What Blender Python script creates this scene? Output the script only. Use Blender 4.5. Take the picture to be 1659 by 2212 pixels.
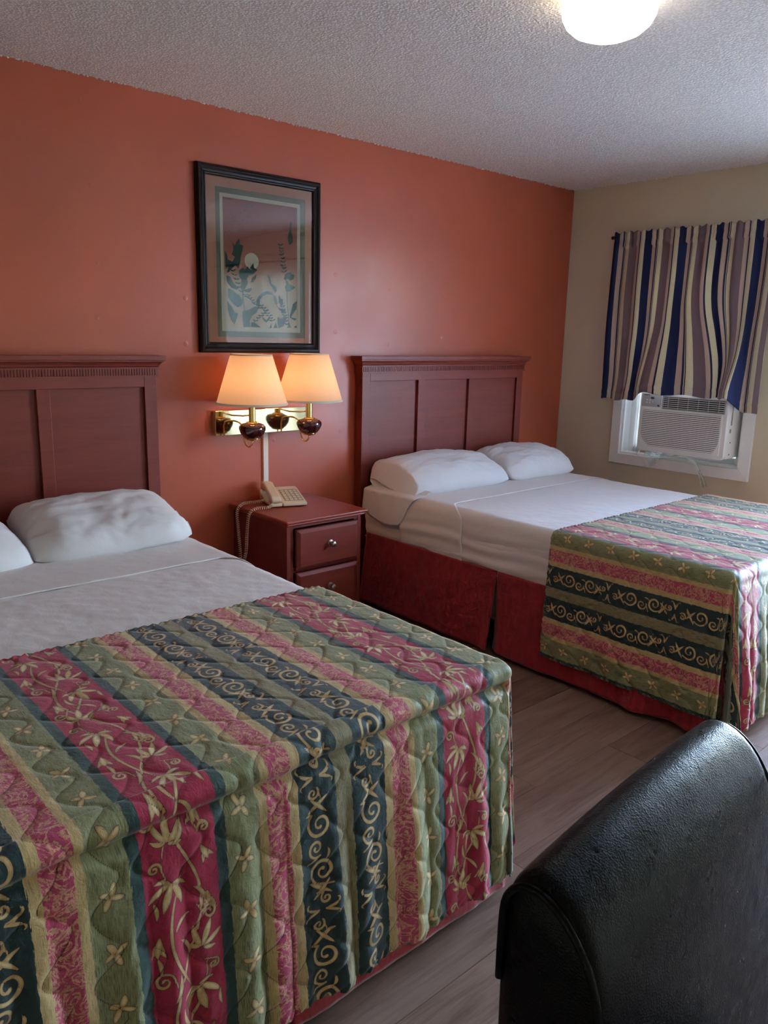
import bpy, bmesh, math, random
import numpy as np
from mathutils import Vector, Matrix

for o in list(bpy.data.objects):
    bpy.data.objects.remove(o, do_unlink=True)
scene = bpy.context.scene
COL = scene.collection
PI = math.pi
random.seed(7)

# ------------------------------------------------------------------ camera
CAM = Vector((0.0, -3.3, 1.45))
YAW, PITCH, ROLL, FPX = math.radians(41.832), math.radians(12.585), math.radians(1.3486), 1693.4
cd = bpy.data.cameras.new('camera')
cam = bpy.data.objects.new('camera', cd)
COL.objects.link(cam)
fw = Vector((math.sin(YAW) * math.cos(PITCH), math.cos(YAW) * math.cos(PITCH), -math.sin(PITCH)))
rt = Vector((math.cos(YAW), -math.sin(YAW), 0))
up = rt.cross(fw)
r2 = math.cos(ROLL) * rt + math.sin(ROLL) * up
u2 = -math.sin(ROLL) * rt + math.cos(ROLL) * up
M = Matrix(((r2.x, u2.x, -fw.x), (r2.y, u2.y, -fw.y), (r2.z, u2.z, -fw.z)))
cam.matrix_world = Matrix.Translation(CAM) @ M.to_4x4()
cd.sensor_fit = 'VERTICAL'
cd.sensor_height = 36.0
cd.lens = 36.0 * FPX / 2212.0
cd.clip_start = 0.02
scene.camera = cam

# ------------------------------------------------------------------ world, daylight, exposure
world = bpy.data.worlds.new('world')
scene.world = world
world.use_nodes = True
wn = world.node_tree.nodes
wl = world.node_tree.links
for n in list(wn):
    wn.remove(n)
sky = wn.new('ShaderNodeTexSky')
sky.sky_type = 'NISHITA'
sky.sun_disc = False
sky.sun_elevation = math.radians(48)
sky.sun_rotation = math.radians(200)
sky.air_density = 1.0
sky.dust_density = 1.2
sky.ozone_density = 1.0
bgn = wn.new('ShaderNodeBackground')
bgn.inputs['Strength'].default_value = 12.0
won = wn.new('ShaderNodeOutputWorld')
wl.new(sky.outputs[0], bgn.inputs['Color'])
wl.new(bgn.outputs[0], won.inputs['Surface'])


def portal(name, loc, sy, sz):
    ld = bpy.data.lights.new(name, 'AREA')
    ld.shape = 'RECTANGLE'
    ld.size = sz
    ld.size_y = sy
    ld.cycles.is_portal = True
    o = bpy.data.objects.new(name, ld)
    COL.objects.link(o)
    o.location = loc
    o.rotation_euler = (0, math.radians(90), 0)
    return o


sun_d = bpy.data.lights.new('sun', 'SUN')
sun_d.energy = 22.0
sun_d.angle = math.radians(0.6)
sun_d.color = (1.0, 0.94, 0.86)
sun = bpy.data.objects.new('sun', sun_d)
COL.objects.link(sun)
sun.rotation_euler = (math.radians(12), math.radians(-27), 0)     # high, from behind the building: lights the forecourt only

vs = scene.view_settings
vs.view_transform = 'Standard'
vs.look = 'None'
vs.gamma = 1.0
vs.use_curve_mapping = False
vs.exposure = 0.3
scene.cycles.use_denoising = True
scene.cycles.use_adaptive_sampling = True
scene.cycles.adaptive_threshold = 0.06
scene.cycles.adaptive_min_samples = 16
scene.cycles.max_bounces = 7
scene.cycles.diffuse_bounces = 5
scene.cycles.transmission_bounces = 4
scene.cycles.transparent_max_bounces = 12
scene.cycles.sample_clamp_indirect = 6.0
scene.cycles.caustics_reflective = False
scene.cycles.caustics_refractive = False

# ------------------------------------------------------------------ helpers: colour, noise


def S(r, g, b):
    f = lambda v: (v / 255 / 12.92) if v / 255 <= 0.04045 else ((v / 255 + 0.055) / 1.055) ** 2.4
    return (f(r), f(g), f(b), 1.0)


def _h(ix, iy, seed):
    v = np.sin(ix * 127.1 + iy * 311.7 + seed * 74.7) * 43758.5453
    return v - np.floor(v)


def vnoise(x, y, seed=0):
    x = np.asarray(x, float); y = np.asarray(y, float)
    ix, iy = np.floor(x), np.floor(y)
    fx, fy = x - ix, y - iy
    ux, uy = fx * fx * (3 - 2 * fx), fy * fy * (3 - 2 * fy)
    a, b = _h(ix, iy, seed), _h(ix + 1, iy, seed)
    c, d = _h(ix, iy + 1, seed), _h(ix + 1, iy + 1, seed)
    return (a + (b - a) * ux + (c - a) * uy + (a - b - c + d) * ux * uy) * 2 - 1


def fbm(x, y, seed=0, oct=3):
    s = 0; a = 1.0; t = 0
    for k in range(oct):
        s = s + a * vnoise(x * 2 ** k + k * 17.3, y * 2 ** k - k * 9.1, seed + k)
        t += a; a *= 0.5
    return s / t


def sstep(a, b, x):
    t = np.clip((np.asarray(x, float) - a) / (b - a), 0, 1)
    return t * t * (3 - 2 * t)

# ------------------------------------------------------------------ helpers: objects


def tag(o, label=None, cat=None, group=None, kind=None):
    if label: o['label'] = label
    if cat: o['category'] = cat
    if group: o['group'] = group
    if kind: o['kind'] = kind
    return o


def thing(name, label, cat, loc=(0, 0, 0), group=None, kind=None):
    o = bpy.data.objects.new(name, None)
    o.empty_display_size = 0.05
    COL.objects.link(o)
    o.location = loc
    return tag(o, label, cat, group, kind)


def world_of(p):
    w = Vector((0, 0, 0))
    while p is not None:
        w = w + p.location
        p = p.parent
    return w


def link(name, me, mat, parent=None, origin=None):
    """mesh given in world coordinates; origin (world) becomes the object's origin"""
    pw = world_of(parent)
    org = Vector(origin) if origin is not None else pw.copy()
    if org.length > 0:
        me.transform(Matrix.Translation(-org))
    if mat is not None and not me.materials:
        me.materials.append(mat)
    o = bpy.data.objects.new(name, me)
    COL.objects.link(o)
    if parent is not None:
        o.parent = parent
    o.location = org - pw
    return o


class MB:
    """collects simple shapes into one bmesh, world coordinates"""

    def __init__(s):
        s.bm = bmesh.new()

    def box(s, a, b, bevel=0.0, seg=2):
        x0, x1 = sorted((a[0], b[0])); y0, y1 = sorted((a[1], b[1])); z0, z1 = sorted((a[2], b[2]))
        r = bmesh.ops.create_cube(s.bm, size=1.0)
        vs_ = r['verts']
        for v in vs_:
            v.co = Vector(((x0 + x1) / 2 + v.co.x * (x1 - x0), (y0 + y1) / 2 + v.co.y * (y1 - y0), (z0 + z1) / 2 + v.co.z * (z1 - z0)))
        if bevel > 0:
            es = list({e for v in vs_ for e in v.link_edges})
            bmesh.ops.bevel(s.bm, geom=es, offset=bevel, segments=seg, affect='EDGES', profile=0.5)
        return s

    def tube(s, pts, rad, n=8, closed=False, cap=True):
        pts = [Vector(p) for p in pts]
        m = len(pts)
        if not hasattr(rad, '__len__'):
            rad = [rad] * m
        rings = []
        tprev = None
        nrm = None
        for i, p in enumerate(pts):
            if closed:
                t = (pts[(i + 1) % m] - pts[i - 1]).normalized()
            else:
                t = (pts[min(i + 1, m - 1)] - pts[max(i - 1, 0)]).normalized()
            if nrm is None:
                a = Vector((0, 0, 1)) if abs(t.z) < 0.9 else Vector((1, 0, 0))
                nrm = t.cross(a).normalized()
            else:
                nrm = (nrm - t * nrm.dot(t)).normalized()
            b = t.cross(nrm)
            rings.append([s.bm.verts.new(p + (nrm * math.cos(2 * PI * k / n) + b * math.sin(2 * PI * k / n)) * rad[i]) for k in range(n)])
        rng = range(m if closed else m - 1)
        for i in rng:
            A, B = rings[i], rings[(i + 1) % m]
            for k in range(n):
                s.bm.faces.new((A[k], A[(k + 1) % n], B[(k + 1) % n], B[k]))
        if cap and not closed:
            s.bm.faces.new(rings[0][::-1]); s.bm.faces.new(rings[-1])
        return s

    def lathe(s, prof, c, n=32, axis='z', capends=True):
        """prof: list of (r, h) ; c centre; axis z/x/y"""
        rings = []
        for r, h in prof:
            ring = []
            for k in range(n):
                a = 2 * PI * k / n
                if axis == 'z': p = (c[0] + r * math.cos(a), c[1] + r * math.sin(a), c[2] + h)
                elif axis == 'y': p = (c[0] + r * math.cos(a), c[1] + h, c[2] + r * math.sin(a))
                else: p = (c[0] + h, c[1] + r * math.cos(a), c[2] + r * math.sin(a))
                ring.append(s.bm.verts.new(p))
            rings.append(ring)
        for A, B in zip(rings, rings[1:]):
            for k in range(n):
                s.bm.faces.new((A[k], A[(k + 1) % n], B[(k + 1) % n], B[k]))
        if capends:
            s.bm.faces.new(rings[0][::-1]); s.bm.faces.new(rings[-1])
        return s

    def prism(s, poly, fn0, fn1):
        """poly: 2d points; fn0/fn1 map a point to the two end positions"""
        A = [s.bm.verts.new(fn0(*p)) for p in poly]
        B = [s.bm.verts.new(fn1(*p)) for p in poly]
        n = len(poly)
        s.bm.faces.new(A); s.bm.faces.new(B[::-1])
        for k in range(n):
            s.bm.faces.new((A[k], B[k], B[(k + 1) % n], A[(k + 1) % n]))
        return s

    def mesh(s, smooth=False):
        bmesh.ops.recalc_face_normals(s.bm, faces=s.bm.faces[:])
        me = bpy.data.meshes.new('m')
        s.bm.to_mesh(me)
        s.bm.free()
        if smooth:
            me.shade_smooth()
            if smooth == 'auto':
                me.set_sharp_from_angle(angle=math.radians(38))
        return me

    def build(s, name, mat, parent=None, origin=None, smooth=False):
        return link(name, s.mesh(smooth), mat, parent, origin)


def bevel_mod(o, w=0.003, seg=2):
    m = o.modifiers.new('bevel', 'BEVEL')
    m.width = w; m.segments = seg; m.limit_method = 'ANGLE'; m.angle_limit = math.radians(35)
    m.harden_normals = False
    return o


def grid_mesh(P, uv=None, attrs=None, flip=False):
    """P: (nv, nu, 3) array -> smooth grid mesh"""
    nv, nu = P.shape[:2]
    me = bpy.data.meshes.new('m')
    me.vertices.add(nv * nu)
    me.vertices.foreach_set('co', P.reshape(-1).astype(np.float32))
    i = np.arange(nv * nu).reshape(nv, nu)
    q = np.stack((i[:-1, :-1], i[:-1, 1:], i[1:, 1:], i[1:, :-1]), -1).reshape(-1, 4)
    if flip:
        q = q[:, ::-1]
    nf = len(q)
    me.loops.add(nf * 4)
    me.polygons.add(nf)
    me.loops.foreach_set('vertex_index', q.reshape(-1).astype(np.int32))
    me.polygons.foreach_set('loop_start', np.arange(0, nf * 4, 4, dtype=np.int32))
    me.polygons.foreach_set('loop_total', np.full(nf, 4, dtype=np.int32))
    me.update(calc_edges=True)
    if uv is not None:
        ul = me.uv_layers.new(name='UVMap')
        ul.data.foreach_set('uv', uv.reshape(-1, 2)[q.reshape(-1)].reshape(-1).astype(np.float32))
    for k, v in (attrs or {}).items():
        a = me.attributes.new(k, 'FLOAT', 'POINT')
        a.data.foreach_set('value', v.reshape(-1).astype(np.float32))
    me.shade_smooth()
    return me


def solid(o, t, offset=-1.0):
    m = o.modifiers.new('solid', 'SOLIDIFY')
    m.thickness = t; m.offset = offset
    return o

# ------------------------------------------------------------------ materials


class Mat:
    def __init__(s, name, base=(0.8, 0.8, 0.8, 1), rough=0.5, metal=0.0, spec=0.5, **kw):
        s.m = bpy.data.materials.new(name)
        s.m.use_nodes = True
        s.nt = s.m.node_tree
        s.N = s.nt.nodes
        s.b = s.N['Principled BSDF']
        s.out = s.N['Material Output']
        s.set('Base Color', base); s.set('Roughness', rough); s.set('Metallic', metal); s.set('Specular IOR Level', spec)
        for k, v in kw.items():
            s.set(k.replace('_', ' '), v)

    def set(s, k, v):
        s.b.inputs[k].default_value = v

    def n(s, t, **kw):
        x = s.N.new(t)
        for k, v in kw.items():
            setattr(x, k, v)
        return x

    def l(s, a, b):
        s.nt.links.new(a, b)

    def val(s, x, sock):
        if isinstance(x, (int, float)):
            sock.default_value = x
        elif isinstance(x, tuple):
            sock.default_value = x
        else:
            s.l(x, sock)

    def math(s, op, a, b=0.0, c=0.0, clamp=False):
        x = s.n('ShaderNodeMath', operation=op)
        x.use_clamp = clamp
        s.val(a, x.inputs[0]); s.val(b, x.inputs[1]); s.val(c, x.inputs[2])
        return x.outputs[0]

    def mix(s, f, a, b, mode='MIX'):
        x = s.n('ShaderNodeMix', data_type='RGBA', blend_type=mode)
        s.val(f, x.inputs[0]); s.val(a, x.inputs[6]); s.val(b, x.inputs[7])
        return x.outputs[2]

    def noise(s, vec, scale=5, detail=3, rough=0.5, dist=0.0):
        x = s.n('ShaderNodeTexNoise')
        if vec is not None: s.l(vec, x.inputs['Vector'])
        x.inputs['Scale'].default_value = scale; x.inputs['Detail'].default_value = detail
        x.inputs['Roughness'].default_value = rough; x.inputs['Distortion'].default_value = dist
        return x.outputs[0]

    def ramp(s, f, stops, interp='LINEAR'):
        x = s.n('ShaderNodeValToRGB')
        cr = x.color_ramp
        cr.interpolation = interp
        while len(cr.elements) < len(stops):
            cr.elements.new(0.5)
        for e, (p, c) in zip(cr.elements, stops):
            e.position = p; e.color = c if isinstance(c, tuple) else (c, c, c, 1)
        s.l(f, x.inputs[0])
        return x.outputs[0]

    def obj(s):
        return s.n('ShaderNodeTexCoord').outputs['Object']

    def map(s, vec, scale=(1, 1, 1), loc=(0, 0, 0)):
        x = s.n('ShaderNodeMapping')
        s.l(vec, x.inputs[0])
        x.inputs['Scale'].default_value = scale; x.inputs['Location'].default_value = loc
        return x.outputs[0]

    def bump(s, h, strength=0.2, dist=0.01):
        x = s.n('ShaderNodeBump')
        x.inputs['Strength'].default_value = strength; x.inputs['Distance'].default_value = dist
        s.l(h, x.inputs['Height'])
        s.l(x.outputs[0], s.b.inputs['Normal'])
        return x


def m_simple(name, base, rough=0.5, metal=0.0, spec=0.5, var=0.06, scale=8, bump=0.0, bscale=200, **kw):
    M_ = Mat(name, base, rough, metal, spec, **kw)
    v = M_.obj()
    f = M_.noise(v, scale, 3)
    d = tuple(c * (1 - var) for c in base[:3]) + (1,)
    e = tuple(min(1, c * (1 + var)) for c in base[:3]) + (1,)
    M_.l(M_.ramp(f, [(0.3, d), (0.7, e)]), M_.b.inputs['Base Color'])
    if bump > 0:
        M_.bump(M_.noise(v, bscale, 2), bump, 0.003)
    return M_.m


def m_wall(name, base, rough, spec, bump=0.10):
    M_ = Mat(name, base, rough, 0, spec)
    v = M_.obj()
    f = M_.noise(v, 1.6, 4)
    d = tuple(c * 0.93 for c in base[:3]) + (1,)
    e = tuple(c * 1.05 for c in base[:3]) + (1,)
    M_.l(M_.ramp(f, [(0.35, d), (0.65, e)]), M_.b.inputs['Base Color'])
    h = M_.math('ADD', M_.math('MULTIPLY', M_.noise(v, 260, 2), 0.5), M_.math('MULTIPLY', M_.noise(v, 9, 3), 1.0))
    M_.bump(h, bump, 0.006)
    r = M_.ramp(M_.noise(v, 3.5, 4), [(0.3, rough * 0.85), (0.7, min(1, rough * 1.15))])
    M_.l(r, M_.b.inputs['Roughness'])
    return M_.m


def m_wood(name, dark, light, rough=0.35, axis=(1.2, 26, 26), spec=0.35, coat=0.04):
    M_ = Mat(name, dark, rough, 0, spec)
    v = M_.map(M_.obj(), axis)
    f = M_.noise(v, 2.2, 5, 0.6, 0.6)
    g = M_.noise(v, 11, 4, 0.6)
    k = M_.math('ADD', M_.math('MULTIPLY', f, 0.65), M_.math('MULTIPLY', g, 0.35))
    M_.l(M_.ramp(k, [(0.33, dark), (0.66, light)]), M_.b.inputs['Base Color'])
    M_.bump(g, 0.04, 0.002)
    M_.set('Coat Weight', coat); M_.set('Coat Roughness', 0.3)
    return M_.m


MAT = {}
MAT['orange'] = m_wall('terracotta wall paint', S(173, 82, 56), 0.36, 0.5)
MAT['beige'] = m_wall('beige wall paint', S(212, 200, 176), 0.55, 0.35)


def m_ceiling():
    M_ = Mat('popcorn ceiling', S(206, 200, 195), 0.95, 0, 0.1)
    v = M_.obj()
    vo = M_.n('ShaderNodeTexVoronoi')
    vo.inputs['Scale'].default_value = 100
    vo.inputs['Randomness'].default_value = 1
    M_.l(v, vo.inputs['Vector'])
    bl = M_.math('SUBTRACT', 1.0, M_.math('MULTIPLY', vo.outputs['Distance'], 1.5), clamp=True)
    nz = M_.noise(v, 150, 3, 0.6)
    h = M_.math('ADD', M_.math('MULTIPLY', bl, M_.noise(v, 45, 2)), M_.math('MULTIPLY', nz, 0.7))
    M_.bump(h, 0.55, 0.011)
    M_.l(M_.ramp(h, [(0.25, S(214, 210, 208)), (0.62, S(240, 238, 236))]), M_.b.inputs['Base Color'])
    return M_.m


MAT['ceiling'] = m_ceiling()
MAT['white_trim'] = m_simple('white painted trim', S(242, 242, 242), 0.4, var=0.03, bump=0.05, bscale=60)
MAT['white_plastic'] = m_simple('white plastic', S(240, 240, 238), 0.38, var=0.02)
MAT['cream_plastic'] = m_simple('cream plastic', S(214, 196, 166), 0.33, var=0.03)
MAT['grey_print'] = m_simple('grey print', S(150, 142, 126), 0.6, var=0.15, scale=120)
MAT['grey_plastic'] = m_simple('grey plastic', S(168, 170, 172), 0.45, var=0.04)
MAT['dark_plastic'] = m_simple('dark plastic', S(22, 22, 26), 0.5)
MAT['vent_dark'] = m_simple('dark vent interior', S(46, 48, 54), 0.8)
MAT['mahogany'] = m_wood('mahogany veneer', S(112, 42, 31), S(126, 50, 38), 0.45, (1.0, 16, 16))
MAT['mahogany_v'] = m_wood('mahogany upright grain', S(108, 40, 30), S(122, 48, 37), 0.45, (1.0, 16, 16))
MAT['mahogany_top'] = m_wood('cherry wood top', S(128, 50, 37), S(146, 60, 45), 0.34, (1.2, 16, 16))
MAT['frame_wood'] = m_wood('espresso frame wood', S(20, 11, 11), S(30, 17, 16), 0.4, (12, 12, 12), 0.25, 0.0)
MAT['brass'] = Mat('polished brass', S(226, 190, 118), 0.16, 1.0).m
MAT['brass_mirror'] = Mat('mirror polished brass', S(226, 216, 170), 0.07, 1.0).m
MAT['urn'] = m_simple('maroon glazed ceramic', S(62, 16, 20), 0.1, spec=0.6, var=0.1, Coat_Weight=0.6, Coat_Roughness=0.05)
MAT['nickel'] = Mat('brushed nickel', S(196, 186, 176), 0.28, 1.0).m
MAT['steel_dark'] = Mat('dark steel', S(60, 55, 52), 0.4, 0.9).m


def m_floor():
    M_ = Mat('wood look vinyl plank', S(120, 95, 82), 0.34, 0, 0.45)
    co = M_.n('ShaderNodeTexCoord').outputs['Object']
    oi = M_.n('ShaderNodeObjectInfo')
    cmb = M_.n('ShaderNodeCombineXYZ')
    M_.l(M_.math('MULTIPLY', oi.outputs['Random'], 37.0), cmb.inputs[0])
    M_.l(M_.math('MULTIPLY', oi.outputs['Random'], 91.0), cmb.inputs[1])
    ad = M_.n('ShaderNodeVectorMath', operation='ADD')
    M_.l(co, ad.inputs[0]); M_.l(cmb.outputs[0], ad.inputs[1])
    v = M_.map(ad.outputs[0], (1.1, 14, 14))
    f = M_.noise(v, 2.0, 6, 0.62, 1.1)
    g = M_.noise(M_.map(ad.outputs[0], (4, 120, 120)), 3, 3, 0.6)
    k = M_.math('ADD', M_.math('MULTIPLY', f, 0.7), M_.math('MULTIPLY', g, 0.3))
    c = M_.ramp(k, [(0.30, S(104, 78, 66)), (0.5, S(138, 112, 98)), (0.70, S(158, 134, 120))])
    tint = M_.ramp(oi.outputs['Random'], [(0, S(222, 214, 210)), (1, S(255, 255, 255))])
    M_.l(M_.mix(1.0, c, tint, 'MULTIPLY'), M_.b.inputs['Base Color'])
    M_.bump(g, 0.06, 0.002)
    return M_.m


MAT['floor'] = m_floor()
MAT['floor_base'] = m_simple('dark subfloor', S(52, 40, 36), 0.8)


def m_cloth(name, base, rough=0.75, weave=900, sheen=0.15, trans=0.0, var=0.04):
    M_ = Mat(name, base, rough, 0, 0.25)
    v = M_.obj()
    f = M_.noise(v, 6, 3)
    d = tuple(c * (1 - var) for c in base[:3]) + (1,)
    M_.l(M_.ramp(f, [(0.3, d), (0.7, base)]), M_.b.inputs['Base Color'])
    h = M_.math('ADD', M_.math('MULTIPLY', M_.noise(v, 14, 4, 0.6, 0.4), 1.0), M_.math('MULTIPLY', M_.noise(v, weave, 1), 0.06))
    M_.bump(h, 0.22, 0.012)
    M_.set('Sheen Weight', sheen)
    return M_.m


MAT['sheet'] = m_cloth('white cotton sheet', S(228, 220, 216))
MAT['pillow'] = m_cloth('white pillowcase cotton', S(230, 228, 230))


def m_skirt():
    M_ = Mat('crimson quilted bed skirt', S(126, 16, 28), 0.6, 0, 0.3)
    v = M_.obj()
    f = M_.noise(M_.map(v, (8, 8, 1.0)), 7, 4, 0.6)
    M_.l(M_.ramp(f, [(0.3, S(128, 17, 28)), (0.75, S(164, 28, 38))]), M_.b.inputs['Base Color'])
    M_.bump(M_.noise(v, 22, 4, 0.6, 0.5), 0.35, 0.012)
    M_.set('Sheen Weight', 0.25)
    return M_.m


MAT['skirt'] = m_skirt()


def m_leather():
    M_ = Mat('black leather', S(7, 6, 11), 0.32, 0, 0.16)
    v = M_.obj()
    vo = M_.n('ShaderNodeTexVoronoi')
    vo.inputs['Scale'].default_value = 420
    M_.l(v, vo.inputs['Vector'])
    sc = M_.noise(M_.map(v, (60, 60, 60)), 1.0, 5, 0.75, 1.5)
    h = M_.math('ADD', M_.math('MULTIPLY', vo.outputs['Distance'], 0.25), M_.math('MULTIPLY', M_.noise(v, 9, 4, 0.6), 1.3))
    h2 = M_.math('ADD', h, M_.math('MULTIPLY', sc, 0.25))
    M_.bump(h2, 0.22, 0.006)
    r = M_.ramp(M_.noise(v, 30, 5, 0.7), [(0.3, 0.24), (0.75, 0.44)])
    M_.l(r, M_.b.inputs['Roughness'])
    return M_.m


MAT['leather'] = m_leather()

# ================================================================== bedspread print
PER = 0.74            # stripe repeat
BANDS = [0.070, 0.092, 0.165, 0.183, 0.233, 0.255, 0.347, 0.370]   # distance from the red stripe's middle


def spiral(cx, cy, r0, turns, a0, d=1, w0=0.0042, w1=0.0022, n=26, tail=None):
    pts = []
    if tail:
        pts.append((tail[0], tail[1], w1))
    for k in range(n):
        t = k / (n - 1)
        a = a0 + d * turns * 2 * PI * t
        r = r0 * (1 - 0.82 * t)
        w = w1 + (w0 - w1) * math.sin(PI * min(1, t * 1.25 + 0.08)) if t < 0.74 else w1 + (w0 - w1) * 0.25
        if t > 0.93: w = w0 * 0.95
        pts.append((cx + r * math.cos(a), cy + r * math.sin(a), w))
    return pts


def stroke(pts, w0, w1=None, mid=None):
    n = len(pts)
    out = []
    for k, (x, y) in enumerate(pts):
        t = k / max(1, n - 1)
        w = w0 + ((w1 if w1 is not None else w0) - w0) * t
        if mid is not None:
            w = w + (mid - w) * math.sin(PI * t)
        out.append((x, y, w))
    return out


def bez(a, b, c, n=9):
    return [((1 - t) ** 2 * a[0] + 2 * t * (1 - t) * b[0] + t * t * c[0], (1 - t) ** 2 * a[1] + 2 * t * (1 - t) * b[1] + t * t * c[1]) for t in [k / (n - 1) for k in range(n)]]


def petal(x, y, ang, L, w, bend=0.0):
    a = (x, y)
    c = (x + L * math.cos(ang), y + L * math.sin(ang))
    m = ((a[0] + c[0]) / 2 - bend * math.sin(ang), (a[1] + c[1]) / 2 + bend * math.cos(ang))
    return stroke(bez(a, m, c), 0.0012, 0.0008, w)


def flower(x, y, ang, sc=1.0):
    o = []
    for da, L, w, b in ((1.5, .022, .0030, .006), (-1.5, .022, .0030, -.006), (.72, .034, .0042, .006), (-.72, .034, .0042, -.006), (0, .036, .0052, 0)):
        o.append(petal(x, y, ang + da, L * sc, w * sc, b * sc))
    return o


def tulip(x, y, ang, sc=1.0):
    o = []
    for da, L, w, b in ((.34, .036, .0040, -.005), (-.34, .036, .0040, .005), (0, .034, .0046, 0)):
        o.append(petal(x, y, ang + da, L * sc, w * sc, b * sc))
    return o


def vine_motif():
    st = []
    L = 0.44
    wv = lambda x, ph=0.0, A=0.034: A * math.sin(2 * PI * x / L + ph)
    st.append([(L * k / 44, wv(L * k / 44), 0.0022 + .0010 * math.sin(k * .9) ** 2) for k in range(45)])
    st.append(stroke([(L * k / 44, wv(L * k / 44, 2.4, .030)) for k in range(5, 30)], 0.0010, 0.0010, 0.0030))
    st.append(stroke([(L * k / 44, wv(L * k / 44, -1.9, .036)) for k in range(24, 46)], 0.0010, 0.0010, 0.0028))
    # lilies with curled petals, tulips on side stems
    for (x, y, a, sc) in ((0.060, -0.022, -0.35, 1.45), (0.205, 0.028, 2.7, 1.35), (0.285, 0.016, 0.25, 1.5), (0.420, -0.024, 2.9, 1.35)):
        st += flower(x, y, a, sc)
    for (x, y, a, sc) in ((0.105, 0.046, 0.1, 1.25), (0.150, -0.050, -0.15, 1.2), (0.325, -0.046, 0.2, 1.25), (0.372, 0.042, -0.25, 1.2), (0.012, 0.040, 0.4, 1.05)):
        st += tulip(x, y, a, sc)
    for (x, y, r, t, a, d, tl) in ((0.022, -0.050, 0.013, 1.35, 1.2, 1, (.050, -.030)), (0.148, 0.048, 0.015, 1.4, -2.0, -1, (.122, .024)), (0.238, -0.048, 0.016, 1.4, 2.0, 1, (.268, -.024)),
                                  (0.385, -0.052, 0.013, 1.3, 1.0, -1, (.360, -.028)), (0.420, 0.048, 0.012, 1.3, -1.2, -1, (.398, .026)), (0.255, 0.050, 0.011, 1.3, 2.6, -1, (.235, .030))):
        st.append(spiral(x, y, r, t, a, d, 0.0027, 0.0015, 28, tail=tl))
    for (x, y, a, Ln, b) in ((0.085, 0.020, 0.5, .046, .012), (0.130, 0.010, -0.9, .040, -.010), (0.175, -0.012, 0.4, .044, .012), (0.240, -0.020, -0.3, .046, .010), (0.310, -0.016, 0.3, .046, -.012),
                            (0.355, 0.000, 0.7, .040, .010), (0.400, 0.010, -0.7, .038, .008), (0.190, -0.056, 0.1, .036, .006), (0.310, 0.058, 0.05, .034, -.006), (0.085, -0.056, 0.1, .034, .007)):
        st.append(petal(x, y, a, Ln, .0038, b))
    return st, L


def scroll_motif():
    st = []
    L = 0.29
    for sgn in (1, -1):
        st.append(stroke(bez((-.001, sgn * .009), (-.002, sgn * .028), (-.011, sgn * .036)), .0024, .0016, .0032))
        st.append(stroke(bez((.001, sgn * .009), (.005, sgn * .026), (.012, sgn * .038)), .0020, .0012, .0032))
        st.append(stroke(bez((-.011, sgn * .036), (-.018, sgn * .040), (-.020, sgn * .033)), .0024, .0016))
        st.append(stroke(bez((.012, sgn * .038), (.017, sgn * .042), (.020, sgn * .036)), .0020, .0014))
    st.append(spiral(.033, -.010, .015, 1.3, 2.4, -1, .0030, .0016, 26, tail=(.052, .010)))
    st.append(stroke(bez((.046, .026), (.056, .004), (.078, -.026)), .0012, .0014, .0048))
    st.append(stroke(bez((.046, -.016), (.062, .002), (.082, .022)), .0012, .0014, .0042))
    st.append(spiral(.104, .004, .030, 1.45, -2.5, 1, .0040, .0019, 40, tail=(.078, -.028)))
    st.append(spiral(.153, -.008, .021, 1.4, .5, -1, .0034, .0018, 32, tail=(.184, -.030)))
    st.append(stroke(bez((.160, .020), (.172, .026), (.182, .016)), .0010, .0010, .0032))
    st.append(spiral(.207, .006, .029, 1.45, -.6, -1, .0040, .0019, 40, tail=(.240, .030)))
    st.append(stroke(bez((.226, -.026), (.240, -.006), (.256, .022)), .0012, .0014, .0048))
    st.append(stroke(bez((.228, .020), (.246, .004), (.262, -.020)), .0014, .0012, .0042))
    st.append(spiral(.266, .010, .013, 1.2, 3.6, 1, .0030, .0016, 24, tail=(.25, -.012)))
    return st, L


def fleur_motif():
    st = []
    L = 0.208
    for k, a0 in ((0, 0.5), (1, -0.35)):
        x = 0.052 + 0.104 * k
        for da, Ln, w in ((0, .026, .0058), (1.5, .021, .0050), (2.9, .026, .0060), (4.5, .024, .0052)):
            st.append(petal(x, 0, a0 + da, Ln, w, .003))
    return st, L


def sdf_tile(motif, half, step=0.001):
    st, L = motif
    nu = int(round(L / step)); nv = int(round(2 * half / step)) + 1
    U, V = np.meshgrid(np.arange(nu) * L / nu, np.linspace(-half, half, nv))
    D = np.full(U.shape, 0.05)
    for s_ in st:
        E_ = np.full(U.shape, 0.05)
        for (x0, y0, w0), (x1, y1, w1) in zip(s_, s_[1:]):
            for sh in (-L, 0, L):
                xa, xb = x0 + sh, x1 + sh
                if max(xa, xb) < -0.05 or min(xa, xb) > L + 0.05:
                    continue
                dx, dy = xb - xa, y1 - y0
                l2 = dx * dx + dy * dy + 1e-12
                t = np.clip(((U - xa) * dx + (V - y0) * dy) / l2, 0, 1)
                d = np.hypot(U - xa - t * dx, V - y0 - t * dy) - (w0 + (w1 - w0) * t)
                np.minimum(E_, d, out=E_)
        D = np.minimum(np.maximum(D, 0.0013 - E_), E_)     # each stroke is drawn over the last one with a thin ink gap
    return D, L, half


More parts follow.
